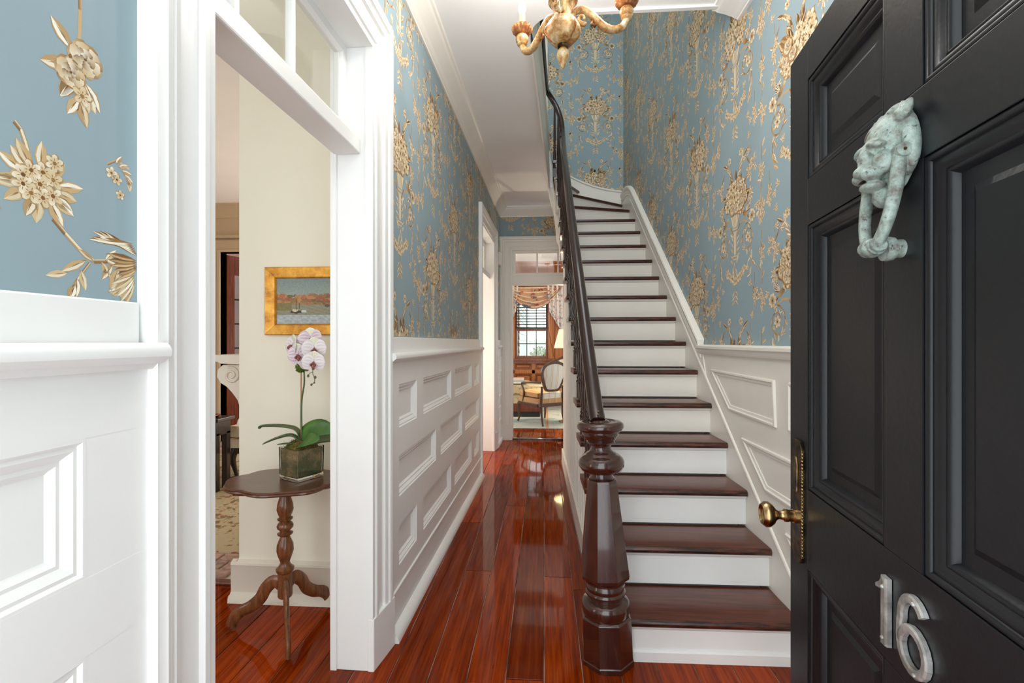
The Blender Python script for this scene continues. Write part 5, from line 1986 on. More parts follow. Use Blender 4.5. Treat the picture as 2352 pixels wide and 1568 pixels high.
# mossy top
mb = MB()
rr = random.Random(9)
def mossf(u, v):
    x_ = (u - 0.5) * 2; y_ = (v - 0.5) * 2
    h = 0.030 * (1 - x_ ** 4) * (1 - y_ ** 4) + 0.010 * (1 - x_ * x_) + rr.uniform(0, 0.009)
    return gq(x_ * 0.0625 * (1 - 0.05 * y_ * y_), y_ * 0.0625 * (1 - 0.05 * x_ * x_), OZ + 0.128 + h)
mb.sheet(mossf, 44, 44)
mb.build('moss_top', 'moss', orc, fix=False)
tufts = MB()
for i in range(420):
    a, b = rr.uniform(-0.058, 0.058), rr.uniform(-0.058, 0.058)
    p = Vector(gq(a, b, OZ + 0.150 + rr.uniform(-0.012, 0.02)))
    d = Vector((rr.uniform(-1, 1), rr.uniform(-1, 1), rr.uniform(0.2, 1))).normalized() * rr.uniform(0.006, 0.013)
    s_ = Vector((rr.uniform(-1, 1), rr.uniform(-1, 1), 0)).normalized() * 0.0018
    tufts.add([p - s_, p + s_, p + d], [(0, 1, 2)])
o = tufts.build('moss_tuft', 'moss', orc, fix=False); o['kind'] = 'stuff'

def leaf_strip(path, width, droop, name, mat, parent, fold=0.25, nw=6, up=Vector((0, 0, 1))):
    path = smooth_path(path, 5)
    n = len(path)
    mb = MB()
    vs, fs = [], []
    for i, p in enumerate(path):
        t = i / (n - 1)
        tg = (path[min(n - 1, i + 1)] - path[max(0, i - 1)]).normalized()
        side = tg.cross(up)
        side = side.normalized() if side.length > 1e-4 else Vector((1, 0, 0))
        upv = side.cross(tg).normalized()
        w = width * (math.sin(PI * min(1, 0.12 + 0.88 * t) ** 0.8)) ** 0.7 + 0.002 if t < 0.999 else 0.001
        for k in range(nw + 1):
            s_ = -1 + 2 * k / nw
            vs.append(p + side * (s_ * w) + upv * (abs(s_) ** 1.3 * w * fold))
    for i in range(n - 1):
        for k in range(nw):
            a = i * (nw + 1) + k
            fs.append((a, a + 1, a + nw + 2, a + nw + 1))
    mb.add(vs, fs)
    o = mb.build(name, mat, parent, smooth=180, fix=False)
    md = o.modifiers.new('thick', 'SOLIDIFY'); md.thickness = 0.0022
    return o
B = Vector((OX + 0.003, OY - 0.005, OZ + 0.158))
def bq(x_, y_, z_): return B + Vector((x_, y_, z_))
leaf_strip([bq(0, 0, 0), bq(-0.030, 0.0, 0.058), bq(-0.095, -0.01, 0.076), bq(-0.175, -0.03, 0.080), bq(-0.182, -0.034, 0.072)], 0.020, 0, 'leaf', 'leaf_d', orc, 0.5)
leaf_strip([bq(0, 0, 0), bq(-0.045, -0.01, 0.034), bq(-0.100, -0.03, 0.026), bq(-0.160, -0.05, 0.004)], 0.018, 0, 'leaf', 'leaf_d', orc, 0.5)
leaf_strip([bq(0, 0, -0.004), bq(-0.04, -0.035, 0.004), bq(-0.085, -0.06, 0.006)], 0.014, 0, 'leaf', 'leaf', orc, 0.3)
leaf_strip([bq(0, 0, 0), bq(0.040, -0.02, 0.046), bq(0.100, -0.02, 0.076), bq(0.165, -0.01, 0.058)], 0.052, 0, 'leaf', 'leaf', orc, 0.15, up=Vector((-0.3, -0.9, 0.5)))
leaf_strip([bq(0, 0, 0), bq(0.035, -0.05, 0.022), bq(0.085, -0.08, 0.034), bq(0.130, -0.09, 0.040)], 0.038, 0, 'leaf', 'leaf', orc, 0.15, up=Vector((-0.2, -0.7, 0.7)))
leaf_strip([bq(0, 0, 0), bq(0.05, 0.03, 0.012), bq(0.115, 0.04, 0.018), bq(0.170, 0.04, 0.008)], 0.036, 0, 'leaf', 'leaf_d', orc, 0.15, up=Vector((-0.1, -0.5, 0.8)))
stem_path = smooth_path([bq(0.004, 0.0, 0.0), bq(-0.002, 0.0, 0.10), bq(0.000, 0.0, 0.20), bq(0.012, 0, 0.28), bq(0.010, 0, 0.36), bq(0.012, 0, 0.43), bq(0.030, -0.01, 0.485), bq(0.060, -0.02, 0.475), bq(0.085, -0.03, 0.40)], 5)
mb = MB(); mb.tube(stem_path, [0.0048 - 0.0030 * i / len(stem_path) for i in range(len(stem_path))], 8); mb.build('stem', 'stem', orc, smooth=80)
mb = MB(); mb.tube([bq(-0.006, 0.006, 0.0), bq(-0.006, 0.006, 0.40)], 0.0036, 8); mb.build('support_stake', 'stake', orc, smooth=80)
mt = MB()
for i in range(340):
    d = Vector((rr.gauss(0, 1), rr.gauss(0, 1), rr.gauss(0, 1))).normalized()
    q0 = bq(0.000, 0.0, 0.352) + Vector((d.x * 0.024, d.y * 0.024, d.z * 0.020))
    e = d * rr.uniform(0.004, 0.010)
    s_ = d.cross(Vector((0.3, 0.5, 0.8))).normalized() * 0.0045
    mt.add([q0 - s_, q0 + s_, q0 + e], [(0, 1, 2)])
mt.ball(bq(0, 0, 0.352), (0.023, 0.023, 0.019), 12, 8)
o = mt.build('moss_clump', 'moss_b', orc, fix=False); o['kind'] = 'stuff'

def petal_mesh(L, W, c_in, c_out, vein, green=False):
    mb = MB()
    nu, nv = 14, 10
    def f(u, v):
        s_ = (u - 0.5) * 2
        w = W * (math.sin(PI * min(1.0, 0.08 + 0.92 * v)) ** 0.55) if v < 1 else 0
        if v > 0.9:
            w = W * math.sqrt(max(0, 1 - ((v - 0.55) / 0.45) ** 2)) * 0.98
        return (s_ * w, v * L, 0.12 * L * v * v - 0.10 * W * s_ * s_)
    def col(u, v):
        s_ = (u - 0.5) * 2
        t = v
        c = tuple(c_in[k] * (1 - t) + c_out[k] * t for k in range(3))
        st = math.sin(s_ * 16) > 0.35
        if st and 0.1 < v < 0.95:
            k_ = vein[3] * (1 - 0.45 * v)
            c = tuple(c[k] * (1 - k_) + vein[k] * k_ for k in range(3))
        return lin(c)
    mb.sheet(f, nu * 2, nv, col)
    return mb.mesh('petal', 'petal', 180, fix=False)
PB = petal_mesh(0.034, 0.026, (230, 222, 226), (238, 238, 238), (186, 146, 170, 0.34))
PB2 = petal_mesh(0.034, 0.026, (216, 196, 208), (234, 228, 232), (172, 118, 150, 0.5))
PS = petal_mesh(0.034, 0.018, (220, 226, 192), (236, 238, 222), (200, 194, 180, 0.3))
PS2 = petal_mesh(0.033, 0.015, (222, 214, 210), (226, 222, 222), (176, 130, 156, 0.5))
def orchid_flower(c, facing, s=1.0, roll=0.0, dark=False):
    facing = Vector(facing).normalized()
    up = Vector((0, 0, 1))
    sx = up.cross(facing).normalized()
    upv = facing.cross(sx)
    base = Matrix((sx, upv, facing)).transposed().to_4x4()
    base = Matrix.Translation(c) @ base @ Matrix.Rotation(roll, 4, 'Z') @ Matrix.Scale(s, 4)
    mb = MB()
    mb.ball((0, -0.002, 0.006), (0.0045, 0.005, 0.006), 8, 6)
    mb.ball((0, -0.011, 0.006), (0.005, 0.008, 0.004), 8, 6)
    for sg in (-1, 1):
        mb.ball((sg * 0.006, -0.007, 0.008), (0.0035, 0.005, 0.005), 8, 6)
    fo = bpy.data.objects.new('flower', mb.mesh('flower', 'lip', 180))
    COL.objects.link(fo)
    fo.parent = orc
    fo.matrix_basis = orc.matrix_basis.inverted() @ base
    for ang, me, ti_ in ((-PI / 2, PB2 if dark else PB, 0.0), (PI / 2, PB2 if dark else PB, 0.0), (0, PS, -0.05), (PI * 0.68, PS2, -0.06), (-PI * 0.68, PS2, -0.06)):
        po = bpy.data.objects.new('petal', me)
        COL.objects.link(po)
        po.parent = fo
        wid = abs(abs(ang) - PI / 2) < 0.01
        po.matrix_basis = Matrix.Rotation(ang * (0.93 if wid else 1), 4, 'Z') @ Matrix.Rotation(0.10 + ti_, 4, 'X') @ Matrix.Translation((0, 0.002, 0.001 if wid else -0.002))
FL = [((0.058, -0.030, 0.482), (0.15, -1, 0.15), 1.55, 0.1, True), ((-0.026, -0.035, 0.452), (-0.6, -0.8, 0.1), 1.5, -0.1, False), ((0.018, -0.060, 0.412), (-0.15, -1, -0.1), 1.5, 0.15, True),
      ((0.096, -0.072, 0.440), (0.4, -1, 0.0), 1.5, 0.0, False), ((0.104, -0.092, 0.380), (0.15, -1, -0.1), 1.45, -0.1, False), ((0.056, -0.055, 0.378), (-0.2, -1, -0.3), 1.25, 0.2, True),
      ((-0.044, -0.01, 0.420), (-1.0, -0.5, 0.0), 1.4, 0.0, False), ((0.012, 0.0, 0.486), (-0.4, -0.8, 0.5), 1.35, 0.3, False)]
for (c, f, s_, rl, dk) in FL:
    orchid_flower(bq(*c), f, s_, rl, dk)
bp = smooth_path([bq(0.090, -0.07, 0.352), bq(0.090, -0.075, 0.330), bq(0.098, -0.075, 0.308), bq(0.098, -0.075, 0.292), bq(0.086, -0.075, 0.280)], 4)
mb = MB(); mb.tube(bp, 0.0016, 6); mb.tube([bq(0.090, -0.075, 0.334), bq(0.078, -0.075, 0.332), bq(0.069, -0.075, 0.322)], 0.0014, 6); mb.build('spray_stem', 'stem', orc, smooth=80)
for c, s_ in (((0.093, -0.076, 0.352), 0.008), ((0.069, -0.075, 0.318), 0.007), ((0.101, -0.075, 0.312), 0.0075), ((0.084, -0.075, 0.279), 0.006), ((0.098, -0.075, 0.288), 0.004), ((0.063, -0.07, 0.345), 0.007)):
    mb = MB(); mb.ball(bq(*c), (s_ * 0.8, s_ * 0.8, s_), 10, 7); mb.build('bud', 'bud', orc, smooth=180)

# added fill light without a lamp, brightening the hall through the second doorway
add_light('parlor_fill_light', 'POINT', (-1.75, 5.15, 1.15), 58, (1.0, 0.92, 0.82), 0.6)

# ================================================================= PARLOR CONTENTS
# mantelpiece on the far side face of the chimney breast (faces left)
mn = empty('mantelpiece', (CBX, 2.9, 0))
tag(mn, 'cream carved mantelpiece with scroll bracket at the chimney corner', 'mantelpiece')
MY0, MY1 = 2.60, 4.05
mb = MB()
mb.prism([(0.0, 1.190), (0.19, 1.196), (0.21, 1.206), (0.25, 1.212), (0.27, 1.226), (0.27, 1.244), (0.0, 1.244)], MY0 - 0.06, MY1, lambda h, v, t: Vector((CBX - 0.05 - h, t, v)))
mb.build('shelf', 'cream_w', mn, smooth=30)
mb = MB(); mb.box(CBX - 0.06, CBX + 0.0, MY0 - 0.05, MY0 + 0.14, 0.30, 1.19); pil = mb.build('pilaster', 'cream_w', mn, bevel=0.004)
mb = MB(); mb.box(CBX - 0.09, CBX + 0.0, MY0 - 0.055, MY0 + 0.145, 0.04, 0.30); mb.build('pilaster_base', 'cream_w', mn, bevel=0.006)
mb = MB(); mb.box(CBX - 0.05, CBX, MY0 + 0.14, MY1, 0.95, 1.19); mb.build('frieze', 'cream_w', mn)
mb = MB(); mb.box(CBX - 0.06, CBX, MY1 - 0.2, MY1, 0.04, 1.19); mb.build('pilaster', 'cream_w', mn, bevel=0.004)
# scroll bracket profile (h = out from the chimney, v = height)
br = [(0.05, 1.19), (0.185, 1.188), (0.205, 1.160), (0.208, 1.120), (0.195, 1.085), (0.17, 1.062), (0.150, 1.03), (0.130, 0.99), (0.118, 0.94), (0.115, 0.90), (0.128, 0.875), (0.132, 0.85), (0.120, 0.825), (0.095, 0.815), (0.078, 0.80), (0.070, 0.775), (0.05, 0.77)]
mb = MB()
br = [(0.05 + (h - 0.05) * 1.55, v) for h, v in br]
mb.prism(br, MY0 - 0.02, MY0 + 0.11, lambda h, v, t: Vector((CBX - h, t, v)))
bk = mb.build('scroll_bracket', 'cream_w', mn, bevel=0.004)
for (h0, v0, r0) in ((0.205, 1.128, 0.048), (0.128, 0.850, 0.024)):
    sp = []
    for i in range(22):
        a = 1.2 + i * 0.5
        rr_ = r0 * (1 - i / 26)
        sp.append((CBX - (h0 + rr_ * math.cos(a)), MY0 - 0.024, v0 + rr_ * math.sin(a)))
    mb = MB(); mb.tube(sp, 0.007, 7); mb.build('scroll_relief', 'cream_w', bk, smooth=60)
# hearth of old bricks
hr = empty('hearth', (-1.95, 2.65, 0))
tag(hr, 'worn pinkish brick hearth below the mantelpiece', 'hearth')
mb = MB(); mb.box(-2.44, CBX - 0.1, 2.50, 2.80, 0.0, 0.012); mb.build('mortar_bed', 'mortar', hr)
for i in range(4):
    for j in range(3):
        x0 = -2.44 + i * 0.195 + (0.0 if j % 2 else -0.09)
        xa, xb = max(-2.44, x0) + 0.006, min(CBX - 0.105, x0 + 0.189)
        if xb - xa < 0.03:
            continue
        mb = MB()
        mb.box(xa, xb, 2.505 + j * 0.098, 2.505 + j * 0.098 + 0.086, 0.004, 0.022 + R.uniform(0, 0.006))
        mb.build('brick', 'bricklight', hr, bevel=0.007)
mb = MB(); mb.box(-2.46, -1.60, 2.455, 2.498, 0.0, 0.016)
struct(mb.build('trim_14', 'mahog', bevel=0.004), 'reddish wood strip bordering the brick hearth', 'trim')
# rug
mb = MB(); mb.box(-4.4, -1.68, 2.81, 5.3, 0.001, 0.012)
tag(mb.build('area_rug', 'rug_p', bevel=0.004), 'tan floral rug on the parlor floor', 'rug')
# dark console table with copper tray
tt = empty('console_table', (-2.85, 4.0, 0.012))
tag(tt, 'dark straight-legged table carrying a copper tray in the parlor', 'table')
mb = MB(); mb.box(-3.42, -2.80, 3.90, 4.13, 0.62, 0.65); mb.build('table_top', 'darkwood', tt, bevel=0.004)
mb = MB(); mb.box(-3.39, -2.83, 3.92, 4.11, 0.50, 0.62); mb.build('apron', 'darkwood', tt)
for x_ in (-3.39, -2.88):
    for y_ in (3.92, 4.06):
        mb = MB(); mb.box(x_, x_ + 0.05, y_, y_ + 0.05, 0.012, 0.52); mb.build('leg', 'darkwood', tt, bevel=0.004)
tr = empty('serving_tray', (-2.95, 4.1, 0.65))
tag(tr, 'round copper tray lying on the dark parlor table', 'tray')
mb = MB(); mb.lathe([(0.0, 0.652), (0.085, 0.652), (0.10, 0.664), (0.106, 0.668), (0.100, 0.670), (0.084, 0.658), (0.0, 0.657)], (-2.98, 4.015, 0), 32); mb.build('tray_dish', 'copper', tr, smooth=50)
# upholstered parlor chair
pc_ = empty('parlor_chair', (-2.66, 4.52, 0.012))
tag(pc_, 'ivory upholstered parlor chair with dark carved cabriole legs', 'chair')
def cush(mb, x0, x1, y0, y1, z0, z1, puff=0.02):
    n = 10
    def f(u, v):
        a, b = (u - 0.5) * 2, (v - 0.5) * 2
        return (x0 + (x1 - x0) * u, y0 + (y1 - y0) * v, z1 + puff * (1 - a ** 4) * (1 - b ** 4) - puff)
    def g(u, v):
        a, b = (u - 0.5) * 2, (v - 0.5) * 2
        return (x0 + (x1 - x0) * u, y0 + (y1 - y0) * v, z0 - puff * 0.3 * (1 - a ** 4) * (1 - b ** 4) + puff * 0.3)
    base = len(mb.v)
    mb.sheet(f, n, n); mb.sheet(g, n, n)
    k = n + 1
    o = k * k
    rim = [i for i in range(n)] + [n + i * k for i in range(n)] + [o - 1 - i for i in range(n)] + [o - k - i * k for i in range(n)]
    for i in range(len(rim)):
        a, b = rim[i], rim[(i + 1) % len(rim)]
        mb.f.append((base + a, base + b, base + o + b, base + o + a))
mb = MB(); cush(mb, -2.93, -2.38, 4.24, 4.80, 0.42, 0.56, 0.03); mb.build('seat_cushion', 'cushion', pc_, smooth=60)
mb = MB(); cush(mb, -2.93, -2.38, 4.25, 4.80, 0.32, 0.42, 0.015); mb.build('seat', 'cushion', pc_, smooth=60)
mb = MB(); mb.box(-2.90, -2.41, 4.74, 4.86, 0.42, 1.0); mb.build('backrest', 'cushion', pc_, bevel=0.04)
mb = MB(); mb.box(-2.93, -2.38, 4.25, 4.82, 0.27, 0.325); mb.build('seat_rail', 'darkwood', pc_, bevel=0.008)
for x_, y_, s_ in ((-2.90, 4.28, -1), (-2.41, 4.28, 1), (-2.90, 4.79, -1), (-2.41, 4.79, 1)):
    mb = MB(); mb.tube(smooth_path([(x_, y_, 0.31), (x_ + 0.02 * s_, y_ - 0.012, 0.22), (x_ + 0.002 * s_, y_, 0.11), (x_ - 0.006 * s_, y_, 0.05), (x_ + 0.03 * s_, y_ - 0.02, 0.032)], 4), [0.034, 0.034, 0.033, 0.032, 0.030, 0.027, 0.024, 0.021, 0.018, 0.016, 0.015, 0.015, 0.015, 0.017, 0.019, 0.020, 0.019], 10)
    mb.v = [(p[0], p[1], max(0.0125, p[2])) for p in mb.v]
    mb.build('leg', 'darkwood', pc_, smooth=60)
# far wall door casing, crown and glazed mahogany doors
PF = frame((0, PY, 0), (1, 0, 0), (0, -1, 0))
mb = MB()
mb.openpath(lambda d: [(DX0 - d, 0), (DX0 - d, DT + d), (DX1 + d, DT + d), (DX1 + d, 0)], [(0, -0.12), (0, 0.02), (0.03, 0.025), (0.04, 0.015), (0.10, 0.018), (0.12, 0.035), (0.15, 0.035), (0.15, 0)], PF)
struct(mb.build('trim_15', 'taupe', smooth=30), 'tan painted casing around the glazed mahogany doors in the parlor', 'door frame')
crown('trim_16', PF, -5.3, -0.8, CEIL, 'tan crown moulding on the far parlor wall', 'taupe', [(h * 1.3, z * 1.3) for h, z in CROWN])
mb = MB(); mb.box(DX0 - 0.2, DX1 + 0.2, 2.68, 2.72, 0, 0.04, PF); struct(mb.build('trim_17', 'taupe', bevel=0.006), 'thin tan picture rail over the glazed mahogany doors', 'trim')
def glazed_door(ox, oy, ang, w, label, name):
    d = empty(name, (ox, oy, 0))
    struct(d, label, 'door')
    P = frame((ox, oy, 0), (math.cos(ang), math.sin(ang), 0), (math.sin(ang), -math.cos(ang), 0))
    st = 0.10
    H_ = 2.48
    for a, b, v0, v1, nm in ((0, st, 0.01, H_, 'stile'), (w - st, w, 0.01, H_, 'stile'), (st, w - st, 0.01, 0.9, 'lock_rail'), (st, w - st, 2.22, H_, 'top_rail')):
        mb = MB(); mb.box(a, b, v0, v1, -0.02, 0.02, P); mb.build(nm, 'mahog', d, bevel=0.003)
    for i in range(4):
        v0 = 0.9 + i * 0.33
        mb = MB(); mb.box(st, w - st, v0 + 0.008, v0 + 0.322, -0.003, 0.003, P); mb.build('pane', 'pane_d', d)
        mb = MB(); mb.box(st, w - st, v0 - 0.011, v0 + 0.011, -0.015, 0.015, P); mb.build('muntin', 'darkwood', d)
    return d
glazed_door(DX0 + 0.01, PY + 0.10, math.radians(62), 0.62, 'mahogany glazed door standing ajar in the parlor far doorway', 'door_2')
glazed_door(DX0 + 0.36, PY + 0.55, math.radians(20), 0.62, 'second mahogany glazed door seen behind the ajar door', 'door_4')
# pale painted panel standing in for window light behind the glazed doors
mb = MB(); mb.box(-4.3, -2.85, 7.27, 7.295, 0.9, 2.25)
struct(mb.build('window_light_panel', 'roof'), 'pale blue-green painted panel glimpsed behind the mahogany doors', 'window')

# ================================================================= STUDY
SY = 10.4
mb = MB()
WX0, WX1, WZ0, WZ1 = -0.64, 0.085, 0.95, 2.46
for x0, x1, z0, z1 in ((-2.6, WX0, 0, 3.05), (WX1, 2.1, 0, 3.05), (WX0, WX1, 0, WZ0), (WX0, WX1, WZ1, 3.05)):
    mb.box(x0, x1, SY, SY + 0.12, z0, z1)
wall_study = struct(mb.build('wall_study_far', 'study'), 'honey coloured wood panelled far wall of the study', 'wall')
mb = MB()
for y0, y1, z0, z1 in ((6.5, SY, 0, 0.6), (6.5, SY, 2.6, 3.05), (6.5, 7.3, 0.6, 2.6), (9.6, SY, 0.6, 2.6)):
    mb.box(2.0, 2.1, y0, y1, z0, z1)  # out-of-view side opening added to brighten the study
struct(mb.build('wall_study_right', 'study'), 'honey wood right wall of the study with wide unseen opening added for daylight', 'wall')
mb = MB()
mb.box(-2.6, -2.5, 6.5, SY, 0, 0.6); mb.box(-2.6, -2.5, 6.5, SY, 2.6, 3.05); mb.box(-2.6, -2.5, 6.5, 7.3, 0.6, 2.6); mb.box(-2.6, -2.5, 9.8, SY, 0.6, 2.6)  # leaves an unseen opening that lets extra daylight into the study
struct(mb.build('wall_study_left', 'study'), 'honey wood left wall of the study with wide unseen opening added for daylight', 'wall')
mb = MB(); mb.box(-2.6, 2.1, 6.45, SY + 0.1, 3.04, 3.12)
struct(mb.build('ceiling_study', 'ceil'), 'white study ceiling seen through the far transom', 'ceiling')
SF = frame((0, SY, 0), (1, 0, 0), (0, -1, 0))
def wtrim(x0, x1, z0, z1, name, n1=0.03, mat='study', par=wall_study):
    mb = MB(); mb.box(x0, x1, z0, z1, -0.001, n1, SF); return mb.build(name, mat, par, bevel=0.003)
mb = MB(); mb.prism([(h * 2.0, 3.04 + z * 2.6) for h, z in CROWN], -2.5, 2.0, lambda h, v, t: SF(t, v, h)); mb.build('crown_moulding', 'study_d', wall_study, smooth=40)
wtrim(-2.5, 2.0, 0.62, 0.70, 'panel_rail')
wtrim(-2.5, 2.0, 0.84, 0.90, 'chair_rail', 0.045, 'study_d')
wtrim(-2.5, 2.0, 0.02, 0.20, 'baseboard', 0.03, 'study_d')
for x_ in (-1.15, -0.72, -0.27, 0.10, 0.34, 0.72, 1.1, 1.5):
    wtrim(x_, x_ + 0.07, 0.2, 0.84, 'panel_stile')
for x0, x1 in ((-1.06, -0.74), (-0.63, -0.29), (-0.18, 0.08), (0.43, 0.70), (0.81, 1.08)):
    mb = MB(); mb.ring([(x0, 0.24), (x1, 0.24), (x1, 0.60), (x0, 0.60)], [(0, 0.003), (0.006, 0.02), (0.02, 0.016), (0.03, 0.004)], SF); mb.build('panel_moulding', 'study_d', wall_study, smooth=30)
    mb = MB(); mb.ring([(x0, 0.72), (x1, 0.72), (x1, 0.83), (x0, 0.83)], [(0, 0.003), (0.006, 0.02), (0.02, 0.016), (0.03, 0.004)], SF); mb.build('panel_moulding', 'study_d', wall_study, smooth=30)
for x_ in (0.24, 0.42, 0.66, 0.95):
    wtrim(x_, x_ + 0.06, 0.9, 2.75, 'panel_stile', 0.02)
# window: casing, sashes, panes, sill
win = empty('window_4', (-0.28, SY, WZ0))
struct(win, 'wood framed sash window with small panes in the study', 'window')
def wbar(x0, x1, z0, z1, name, n0, n1, mat='study_d'):
    mb = MB(); mb.box(x0, x1, z0, z1, n0, n1, SF); return mb.build(name, mat, win, bevel=0.003)
mb = MB(); mb.openpath(lambda d: [(WX0 - d, WZ0), (WX0 - d, WZ1 + d), (WX1 + d, WZ1 + d), (WX1 + d, WZ0)], [(0, -0.1), (0, 0.02), (0.04, 0.03), (0.05, 0.02), (0.11, 0.03), (0.13, 0.045), (0.13, 0)], SF)
mb.build('architrave', 'study', win, smooth=30)
wbar(WX0 - 0.16, WX1 + 0.16, 0.90, 0.95, 'sill', -0.1, 0.08, 'study_d')
ZM = 1.575
for nm, z0, z1, n in (('lower', WZ0, ZM + 0.02, -0.04), ('upper', ZM - 0.02, WZ1, -0.08)):
    wbar(WX0, WX0 + 0.05, z0, z1, 'sash_stile', n - 0.02, n + 0.015)
    wbar(WX1 - 0.05, WX1, z0, z1, 'sash_stile', n - 0.02, n + 0.015)
    wbar(WX0 + 0.05, WX1 - 0.05, z0, z0 + 0.055, 'sash_rail', n - 0.02, n + 0.015)
    wbar(WX0 + 0.05, WX1 - 0.05, z1 - 0.045, z1, 'sash_rail', n - 0.02, n + 0.015)
    gx0, gx1 = WX0 + 0.05, WX1 - 0.05
    gw = (gx1 - gx0) / 3
    zm = (z0 + z1) / 2
    for k in (1, 2):
        wbar(gx0 + gw * k - 0.009, gx0 + gw * k + 0.009, z0 + 0.05, z1 - 0.04, 'muntin', n - 0.012, n + 0.012, 'darkwood')
    wbar(gx0, gx1, zm - 0.009, zm + 0.009, 'muntin', n - 0.012, n + 0.012, 'darkwood')
    for k in range(3):
        for (a, b) in ((z0 + 0.055, zm - 0.009), (zm + 0.009, z1 - 0.045)):
            mb = MB(); mb.box(gx0 + gw * k + 0.009, gx0 + gw * (k + 1) - 0.009, a, b, n - 0.002, n + 0.002, SF); mb.build('pane', 'pane', win)
# blind
bl = empty('window_blind', (-0.28, SY, 1.6))
tag(bl, 'dark wooden slatted blind covering the upper half of the study window', 'blind')
for i in range(14):
    z = 1.63 + i * 0.062
    mb = MB()
    mb.v = []
    P2 = lambda x_, h, t: SF(x_, z + t + (h - 0.0) * 0.25, 0.0 + h)
    mb.box(WX0 + 0.03, WX1 - 0.03, -0.020, 0.020, -0.0018, 0.0018, lambda x_, h, t: SF(x_, z + t + h * 0.35, 0.0 + h))
    mb.build('slat', 'darkwood', bl)
for x_ in (WX0 + 0.09, WX1 - 0.09):
    mb = MB(); mb.tube([SF(x_, 1.61, 0.024), SF(x_, 2.5, 0.024)], 0.002, 5); mb.build('ladder_cord', 'cord', bl)
mb = MB(); mb.box(WX0 + 0.03, WX1 - 0.03, 1.598, 1.618, -0.02, 0.02, SF); mb.build('bottom_rail', 'darkwood', bl, bevel=0.003)
mb = MB(); mb.tube(smooth_path([SF(WX1 - 0.02, 1.75, 0.06), SF(WX1 + 0.05, 1.35, 0.07), SF(WX1 + 0.12, 1.0, 0.05)], 6), 0.004, 6)
mb.build('pull_cord', 'cord', bl, smooth=60)
# swag valance with jabots
cu = empty('window_valance', (-0.2, SY, 2.5))
tag(cu, 'floral chintz swag valance with cascading side tails over the study window', 'valance')
VX0, VX1, VZ = -0.82, 0.36, 2.52
def swag(u, v):
    x_ = VX0 + (VX1 - VX0) * u
    sag = 0.46 * (1 - (2 * u - 1) ** 2) ** 0.9
    z = VZ - 0.02 - v * sag - 0.02 * v
    n = 0.11 + 0.075 * math.sin(v * 2 * PI * 4.5 + 1.2 * u) * (0.35 + 0.65 * math.sin(PI * u)) + 0.05 * v
    return SF(x_, z, n)
mb = MB(); mb.sheet(swag, 48, 60); o = mb.build('swag', 'curtain', cu, smooth=180, fix=False)
for s_, x0, x1 in ((1, 0.06, 0.40), (-1, -0.86, -0.56)):
    def jab(u, v, s_=s_, x0=x0, x1=x1):
        uu = u if s_ > 0 else 1 - u
        x_ = x0 + (x1 - x0) * u
        ln = 0.55 + 0.50 * uu
        z = VZ - v * ln
        n = 0.13 + 0.035 * math.sin(uu * 2 * PI * 3.5 + v * 0.6)
        xo = x_ + s_ * 0.05 * v * (0.5 - uu) * 2 * 0.4 + s_ * 0.03 * v
        return SF(xo, z, n)
    mb = MB(); mb.sheet(jab, 50, 16); o = mb.build('jabot', 'jabot', cu, smooth=180, fix=False)
mb = MB(); mb.box(VX0 - 0.03, VX1 + 0.04, VZ - 0.01, VZ + 0.03, 0.0, 0.13, SF); mb.build('pelmet_board', 'study_d', cu)

